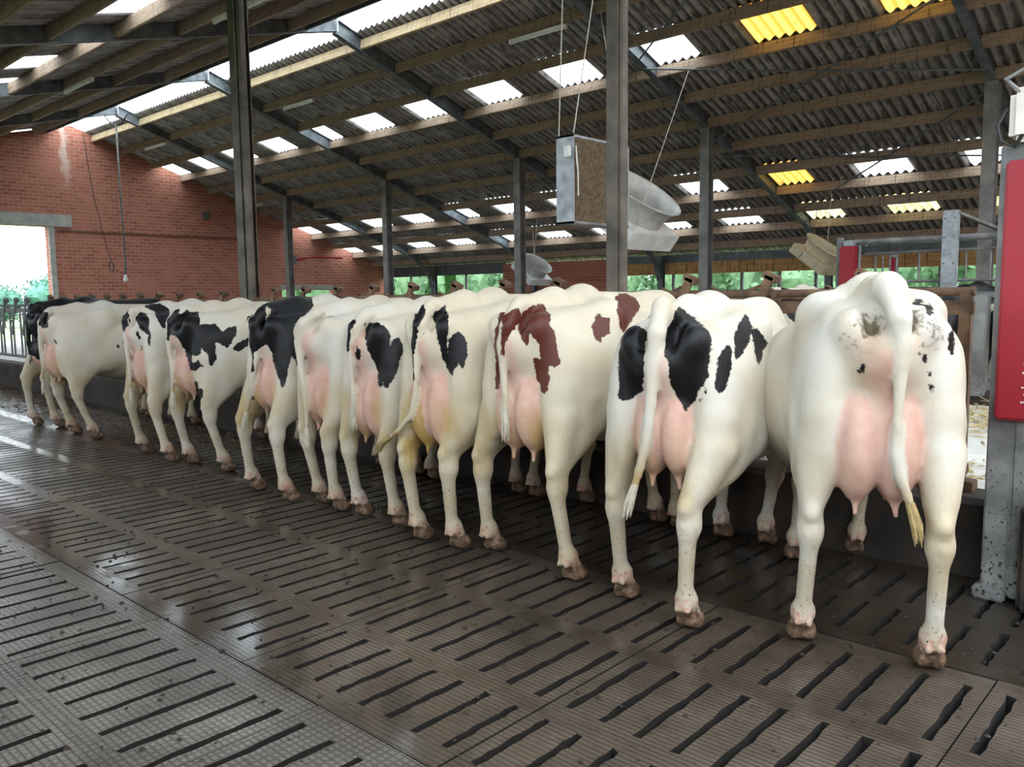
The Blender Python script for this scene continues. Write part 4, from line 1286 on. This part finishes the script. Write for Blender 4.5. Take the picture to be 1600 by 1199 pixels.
for k in range(36):
    z = z0 + .035 + k * (z1 - z0 - .07) / 35
    gm.box((x1 - .016, (y0 + y1) / 2, z), (.005, y1 - y0 - .05, .006))
o = bp(gm, 'guard_wires', M['mesh']); o['kind'] = 'stuff'
bp(MB().box((x1 - .035, (y0 + y1) / 2, (z0 + z1) / 2), (.012, y1 - y0 - .05, z1 - z0 - .05)), 'dust_mat', M['mesh'])
R90 = Matrix.Rotation(math.pi / 2, 3, 'Y')
bp(MB().lathe([(0, 0), (.07, 0), (.07, .06), (0, .06)], 16, (x0 + .06, (y0 + y1) / 2, (z0 + z1) / 2), R90), 'hub', M['steel'])
for k in range(5):
    a = k * 2 * math.pi / 5
    R = Matrix.Rotation(a, 3, 'X')
    v = [R @ Vector(p) for p in ((0, -.05, .05), (0.03, .06, .05), (.05, .10, .34), (-.01, -.08, .34))]
    c0 = Vector((x0 + .09, (y0 + y1) / 2, (z0 + z1) / 2))
    v2 = [p + c0 for p in v] + [p + c0 + Vector((.006, 0, 0)) for p in v]
    bp(MB().add(v2, [(0, 1, 2, 3), (7, 6, 5, 4), (0, 4, 5, 1), (1, 5, 6, 2), (2, 6, 7, 3), (3, 7, 4, 0)]), 'blade', M['galv'])
bp(MB().tube([(x1 + .01, y0 + .03, z1 - .1), (x1 + .03, y0 + .02, z1 - .25), (x1 + .01, y0 + .06, z1 - .33), (x1 + .01, y0 + .06, z0 + .25)], .008, 6), 'power_cord', M['lamp'])
bp(MB().box((x1 - .05, y0 - .02, z1 - .15), (.06, .05, .1), bev=.008), 'switch_box', M['white_plastic'])
tag(bf, 'square hanging box fan with a dusty mesh face beside the near post', 'fan')

def ridgez(y): return (zr(y) if y > 9.8 else zl(y)) + .1
CH = [((-4.91, 6.0, 2.92), (-5.35, 6.68), 'left'), ((-4.74, 6.0, 2.93), (-4.74, 6.68), 'middle'), ((-4.75, 6.8, 2.93), (-4.9, 6.68), 'right')]
for (a, (bx_, by_), nm) in CH:
    bp(MB().tube([a, (bx_, by_, zl(by_) + .04)], .006, 6), 'chain', M['chain'])

def tilt_fan(loc, S, label, chains, rz=0.0, tilt=-.66, mt='white_plastic', mt2='fan_grey'):
    """square tray with two curved grips, a flared drum on top"""
    R = (Matrix.Rotation(rz, 3, 'Z') @ Matrix.Rotation(-tilt, 3, 'Y'))
    t = empty('tilted_fan', loc)
    def q(mb, nm, m, sm=False, par=None):
        V = [tuple(R @ (Vector(p) * S)) for p in mb.v]
        m2 = MB(); m2.v = V; m2.f = mb.f
        return m2.build(nm, M[m], par or t, sm)
    sp_ = None
    for (c, d, nm) in [((0, -.55, .12), (1.12, .03, .26), 'side_panel'), ((0, .55, .12), (1.12, .03, .26), 'side_panel'), ((-.55, 0, .12), (.03, 1.1, .26), 'side_panel'), ((.55, 0, .12), (.03, 1.1, .26), 'side_panel')]:
        w_ = q(MB().box(c, d, bev=.008), nm, mt)
        sp_ = sp_ or w_
    # top plate with a round hole
    V, F = [], []
    N = 32
    for k in range(N):
        a = 2 * math.pi * k / N
        ca, sa = math.cos(a), math.sin(a)
        mx = max(abs(ca), abs(sa))
        V += [(.47 * ca, .47 * sa, .25), (.56 * ca / mx, .56 * sa / mx, .25)]
    for k in range(N):
        a, b_ = 2 * k, 2 * ((k + 1) % N)
        F.append((a, a + 1, b_ + 1, b_))
    q(MB().add(V, F), 'top_plate', mt)
    q(MB().lathe([(.47, .0), (.47, .25), (.47, .34), (.50, .46), (.56, .54), (.60, .57), (.59, .59), (.54, .56), (.485, .47), (.455, .34), (.455, .0)], 40), 'drum', mt2, True)
    hb_ = q(MB().lathe([(0, .1), (.09, .1), (.09, .22), (0, .22)], 16), 'hub', 'steel')
    for k in range(6):
        a = k * math.pi / 3
        Rz = Matrix.Rotation(a, 3, 'Z')
        v = [Rz @ Vector(p) for p in ((.07, -.05, .13), (.07, .05, .18), (.43, .11, .2), (.43, -.09, .12))]
        v = v + [p + Vector((0, 0, .008)) for p in v]
        q(MB().add(v, [(3, 2, 1, 0), (4, 5, 6, 7), (0, 1, 5, 4), (1, 2, 6, 5), (2, 3, 7, 6), (3, 0, 4, 7)]), 'blade', 'galv')
    for rr in (.15, .25, .35, .45):
        q(MB().tube([(rr * math.cos(k * math.pi / 12), rr * math.sin(k * math.pi / 12), .01) for k in range(25)], .004, 4), 'guard_ring', 'steel')
    for sx in (-.25, .25):
        pts = [(sx + .06 * math.sin(u), -.572, .12 + .075 * math.cos(u)) for u in np.linspace(.2, math.pi - .2, 8)]
        q(MB().tube(pts, .009, 6), 'grip', 'steel', False, sp_)
    tag(t, label, 'fan', 'tilted fans hanging under the roof')
    p1 = Vector(loc) + R @ (Vector((.5, -.5, .28)) * S)
    p2 = Vector(loc) + R @ (Vector((-.5, .5, .28)) * S)
    for p, (xe, ye), lb in zip((p1, p2), chains[1:], ('front', 'rear')):
        o = MB().tube([p, (xe, ye, (zr(ye) if ye > 9.8 else zl(ye)) + .06)], .007, 6).build('chain', M['chain'], t)
        o.location = -Vector(loc)
tilt_fan((-6.75, 9.6, 2.42), 1.0, 'large white tilted fan with a flared drum, half behind the near post', ('the large white tilted fan', (-7.8, 13.13), (-8.3, 11.22)))
tilt_fan((-16.0, 18.2, 2.05), .8, 'small looking far tilted fan beside the middle grey post', ('the far tilted fan', (-15.6, 18.08), (-16.6, 19.02)))
tilt_fan((-7.55, 18.0, 2.12), .8, 'cream tilted fan left of the red column', ('the cream tilted fan', (-7.2, 18.08), (-7.9, 19.02)), 0, -.66, 'cream', 'cream')

# ------------------------------------------------------------------ lamps and cables
def tube_lamp(a, b_, label):
    a, b_ = Vector(a), Vector(b_)
    t = empty('tube_lamp', (a + b_) / 2)
    o = MB().bar(a, b_, .07, .05).build('housing', M['lamp'], t); o.location = -(a + b_) / 2
    d = (b_ - a) * .02
    dz = Vector((0, 0, -.035))
    o = MB().tube([a + d + dz, b_ - d + dz], .018, 8).build('lamp_tube', M['white_plastic'], t, True); o.location = -(a + b_) / 2
    for p in (a, b_):
        o = MB().box(p + dz * .6, (.03, .06, .06)).build('end_cap', M['lamp'], t); o.location = -(a + b_) / 2
    tag(t, label, 'lamp', 'unlit tube lamps under the purlins')
yl_ = 11.22
for xa, xb, lb in [(-10.23, -8.98, 'unlit tube lamp above the hanging box fan'), (-17.47, -16.31, 'unlit tube lamp right of the left tall post'), (-24.95, -23.66, 'unlit tube lamp left of the left tall post, high by the brick wall')]:
    tube_lamp((xa, yl_ - .05, zr(yl_) - .02), (xb, yl_ - .05, zr(yl_) - .02), lb)
tube_lamp((-26.2, 14.95, 4.62), (-24.9, 14.95, 4.62), 'unlit tube lamp before the brick wall beside the left tall post')
tube_lamp((-12.25, 6.66, zl(6.66) + .0), (-10.8, 6.66, zl(6.66) + .0), 'unlit tube lamp at the top left beside the ridge opening')
tube_lamp((-18.4, 6.66, zl(6.66) + .0), (-17.0, 6.66, zl(6.66) + .0), 'unlit tube lamp far left under the near roof slope')
cx_, cy_ = -23.5, 9.75
hc = empty('hanging_cable', (cx_, cy_, 6.3))
def hp(mb, nm, m, sm=True):
    o = mb.build(nm, m, hc, sm); o.location = (-cx_, -cy_, -6.3); return o
hp(MB().tube([(cx_, cy_, 6.25), (cx_ + .01, cy_, 4.5), (cx_ + .03, cy_ + .02, 2.35)], .026, 8), 'hose', M['galv_dirty'])
hp(MB().tube([(cx_ - .5, cy_ - .1, 6.55), (cx_ - .25, cy_, 6.28), (cx_, cy_, 6.22), (cx_ + .3, cy_ + .05, 6.28), (cx_ + .55, cy_ + .12, 6.5)], .018, 6), 'sling', M['black'])
hp(MB().lathe([(0, .0), (.05, .01), (.07, .06), (.04, .14), (.03, .2), (0, .2)], 14, (cx_ + .02, cy_, 2.0)), 'bulb_holder', M['white_plastic'])
hp(MB().tube([(cx_ + .03, cy_, 2.36), (cx_ + .02, cy_, 2.2)], .03, 8), 'hook', M['steel'])
tag(hc, 'long hose hanging from the ridge before the brick wall with a white end', 'hose')
pts = [(cx_ - .25 + .14 * math.cos(a), cy_ - .25, 2.42 + .14 * math.sin(a)) for a in np.linspace(0, 2 * math.pi, 24)]
lp = empty('cable_loop', (cx_ - .25, cy_ - .25, 2.42))
o = MB().tube(pts, .016, 6).build('coil', M['black'], lp, True); o.location = (-cx_ + .25, -cy_ + .25, -2.42)
o = MB().tube([(cx_ - .75, cy_ - .6, 6.1), (cx_ - .55, cy_ - .5, 4.4), (cx_ - .42, cy_ - .35, 3.3), (cx_ - .25, cy_ - .25, 2.56)], .010, 6).build('lead', M['black'], lp, True); o.location = (-cx_ + .25, -cy_ + .25, -2.42)
o = MB().tube([(cx_ - .14, cy_ - .25, 2.34), (cx_ - .02, cy_ - .1, 2.25), (cx_ + .02, cy_, 2.2)], .010, 6).build('lead', M['black'], lp, True); o.location = (-cx_ + .25, -cy_ + .25, -2.42)
tag(lp, 'thin black cable with a round coil hanging left of the long hose', 'cable')
wl = empty('wall_lamp_arm', (WALL_X, 17.3, 2.9))
o = MB().tube([(0, 0, 0), (.5, .5, .1), (1.2, 1.3, .05)], .03, 8).build('arm', M['red'], wl)
o = MB().box((0.02, 0, 0), (.05, .16, .3), bev=.01).build('bracket', M['steel'], wl)
tag(wl, 'dark red swing arm bracket fixed high on the brick wall', 'bracket')

# ------------------------------------------------------------------ rear right: gate, red columns, galvanised post
gt = empty('rear_gate', (-3.9, 12.5, .1))
def gp(mb, nm, m=M['galv_dirty'], sm=False):
    o = mb.build(nm, m, gt, sm); o.location = (3.9, -12.5, -.1); return o
gp(MB().tube([(-4.86, 12.5, 2.20), (-1.2, 12.5, 2.2)], .045, 10), 'top_tube')
gp(MB().tube([(-4.5, 12.6, 2.03), (-1.2, 12.6, 2.05)], .022, 8), 'upper_rail')
gp(MB().tube([(-4.5, 12.6, 1.62), (-1.2, 12.6, 1.62)], .022, 8), 'lower_rail')
for k in range(11):
    x = -4.35 + .30 * k
    gp(MB().tube([(x, 12.6, 1.62), (x, 12.6, 2.04)], .014, 6), 'gate_bar')
for x in (-4.83, -1.3):
    gp(MB().tube([(x, 12.5, .1), (x, 12.5, 2.28)], .05, 10), 'gate_post')
for k in range(4):
    x = -4.35 + .1 * k
    gp(MB().tube([(x, 12.62, 1.3), (x, 12.62, 2.0)], .012, 6), 'short_bar')
tag(gt, 'grey tubular gate frame standing behind the red columns', 'gate')
def red_col(x, y, w, z0, z1, label):
    t = empty('red_column', (x, y, .1))
    o = MB().box((0, 0, (z0 + z1) / 2 - .1), (w, .12, z1 - z0), bev=.02).build('shell', M['red'], t)
    o = MB().box((0, 0, z1 - .06), (w * .6, .1, .08), bev=.01).build('top_cap', M['galv'], t)
    o = MB().tube([(w * .6, 0, 0), (w * .6, 0, z1 - .1)], .022, 8).build('support_tube', M['galv_dirty'], t)
    o = MB().tube([(-.06, 0, z1 - .04), (-.05, 0, z1 + .1), (.05, 0, z1 + .1), (.06, 0, z1 - .04)], .008, 6).build('hose_loop', M['black'], t)
    tag(t, label, 'column', 'red machine columns')
red_col(-4.62, 12.3, .25, 1.05, 2.14, 'wide red column above the back of the nearest white cow')
red_col(-4.2, 12.9, .08, 1.3, 1.98, 'thin red column right of the wide red one')
gpst = empty('galvanised_post', (-3.3, 12.4, .1))
chn = MB().box((0, 0, 1.23), (.19, .12, 2.46), bev=.008).build('channel', M['galv'], gpst)
for z in (.9, 1.3, 1.75, 2.1, 2.35):
    for sx in (-.06, .06):
        o = MB().tube([(sx, -.06, z), (sx, -.072, z)], .012, 6).build('bolt', M['steel'], chn)
o = MB().bar((.08, 0, 2.42), (.35, 2.3, 2.18), .06, .04).build('brace', M['galv_dirty'], gpst)
tag(gpst, 'bolted galvanised post left of the tall grey post at the right', 'post')
gb = MB().box((-23.3, 21.9, 1.9), (.62, .05, 1.5), bev=.01).build('green_board', M['green'])
tag(gb, 'bright green board outside the far opening by the left eave post', 'board')
mr = empty('stall_rail', (-9, 17.5, .1))
for z in (1.0, 1.32):
    o = MB().tube([(-6.5, 0, z), (6.5, 0, z)], .03, 8).build('rail', M['galv'], mr)
for k in range(8):
    o = MB().tube([(-6.4 + k * 1.82, 0, 0), (-6.4 + k * 1.82, 0, 1.4)], .03, 8).build('rail_post', M['galv'], mr)
tag(mr, 'pale stall rails in the rear aisle seen over the brown feed barrier', 'rail')

# ------------------------------------------------------------------ outside
structure(MB().box((-40, 15, -.75), (260, 200, .2)).build('ground', M['grass']))
def leaf_mesh(name, n, r, leaf, seed, mat):
    rg = random.Random(seed)
    V, F = [], []
    for i in range(n):
        while True:
            p = Vector((rg.uniform(-1, 1), rg.uniform(-1, 1), rg.uniform(-1, 1)))
            if .35 < p.length < 1: break
        bump = 1 + .22 * math.sin(5 * p.x + seed) * math.cos(4 * p.y + 2 * p.z)
        c = Vector((p.x * r[0], p.y * r[1], p.z * r[2])) * bump
        u = Vector((rg.gauss(0, 1), rg.gauss(0, 1), rg.gauss(0, 1))).normalized()
        w = u.cross(Vector((rg.gauss(0, 1), rg.gauss(0, 1), rg.gauss(0, 1)))).normalized()
        s = leaf * rg.uniform(.6, 1.3)
        b = len(V)
        V += [c - u * s, c + w * s * .55, c + u * s, c - w * s * .55]
        F.append((b, b + 1, b + 2, b + 3))
    me = bpy.data.meshes.new(name)
    me.from_pydata([tuple(v) for v in V], [], F)
    me.materials.append(mat)
    return me
def core_mesh(r, mat, seed):
    bm = bmesh.new()
    bmesh.ops.create_icosphere(bm, subdivisions=2, radius=1)
    rg = random.Random(seed)
    for v in bm.verts:
        v.co = Vector((v.co.x * r[0], v.co.y * r[1], v.co.z * r[2])) * rg.uniform(.72, .9)
    me = bpy.data.meshes.new('crown_core'); bm.to_mesh(me); bm.free(); me.materials.append(mat); return me
ORD = ['first', 'second', 'third', 'fourth', 'fifth', 'sixth', 'seventh', 'eighth', 'ninth', 'tenth', 'eleventh', 'twelfth', 'thirteenth', 'fourteenth', 'fifteenth', 'sixteenth', 'seventeenth', 'eighteenth']
def trees(nm, spots, r, n, leaf, mat, labels, group):
    lm = [leaf_mesh('foliage', n, r, leaf, s, mat) for s in (1, 2, 3)]
    cm = core_mesh(r, mat, 5)
    tk = MB().tube([(0, 0, -1.2), (0.05, 0, .2), (0, .05, r[2])], [.16, .13, .06], 8).mesh('trunk', M['bark'])
    for i, (x, y, z, s) in enumerate(spots):
        t = empty(nm, (x, y, -.65), i * 1.3)
        t.scale = (s, s, s)
        o = link('foliage', lm[i % 3], t, (0, 0, r[2] + .5)); o['kind'] = 'stuff'
        link('crown_core', cm, t, (0, 0, r[2] + .5))
        link('trunk', tk, t, (0, 0, .5))
        tag(t, labels % ORD[i] if '%s' in labels else labels, 'tree', group)
trees('hedge_tree', [(-78, 15 + 3.6 * k, 0, [1, 1.12, .95, 1.2, 1.05, 1.1][k % 6]) for k in range(6)], (1.9, 1.9, 1.6), 2400, .13, M['leaf'], 'blue green tree beyond the doorway, %s from the left', 'trees beyond the doorway')
trees('hedge_bush', [(-44 + 2.7 * k, 28 + (k % 3) * .8, 0, 1 + .15 * ((k * 7) % 3)) for k in range(17)], (1.75, 1.3, 2.1), 2400, .11, M['leaf2'], 'leafy bush outside the far eave openings, %s from the left', 'bushes outside the far openings')
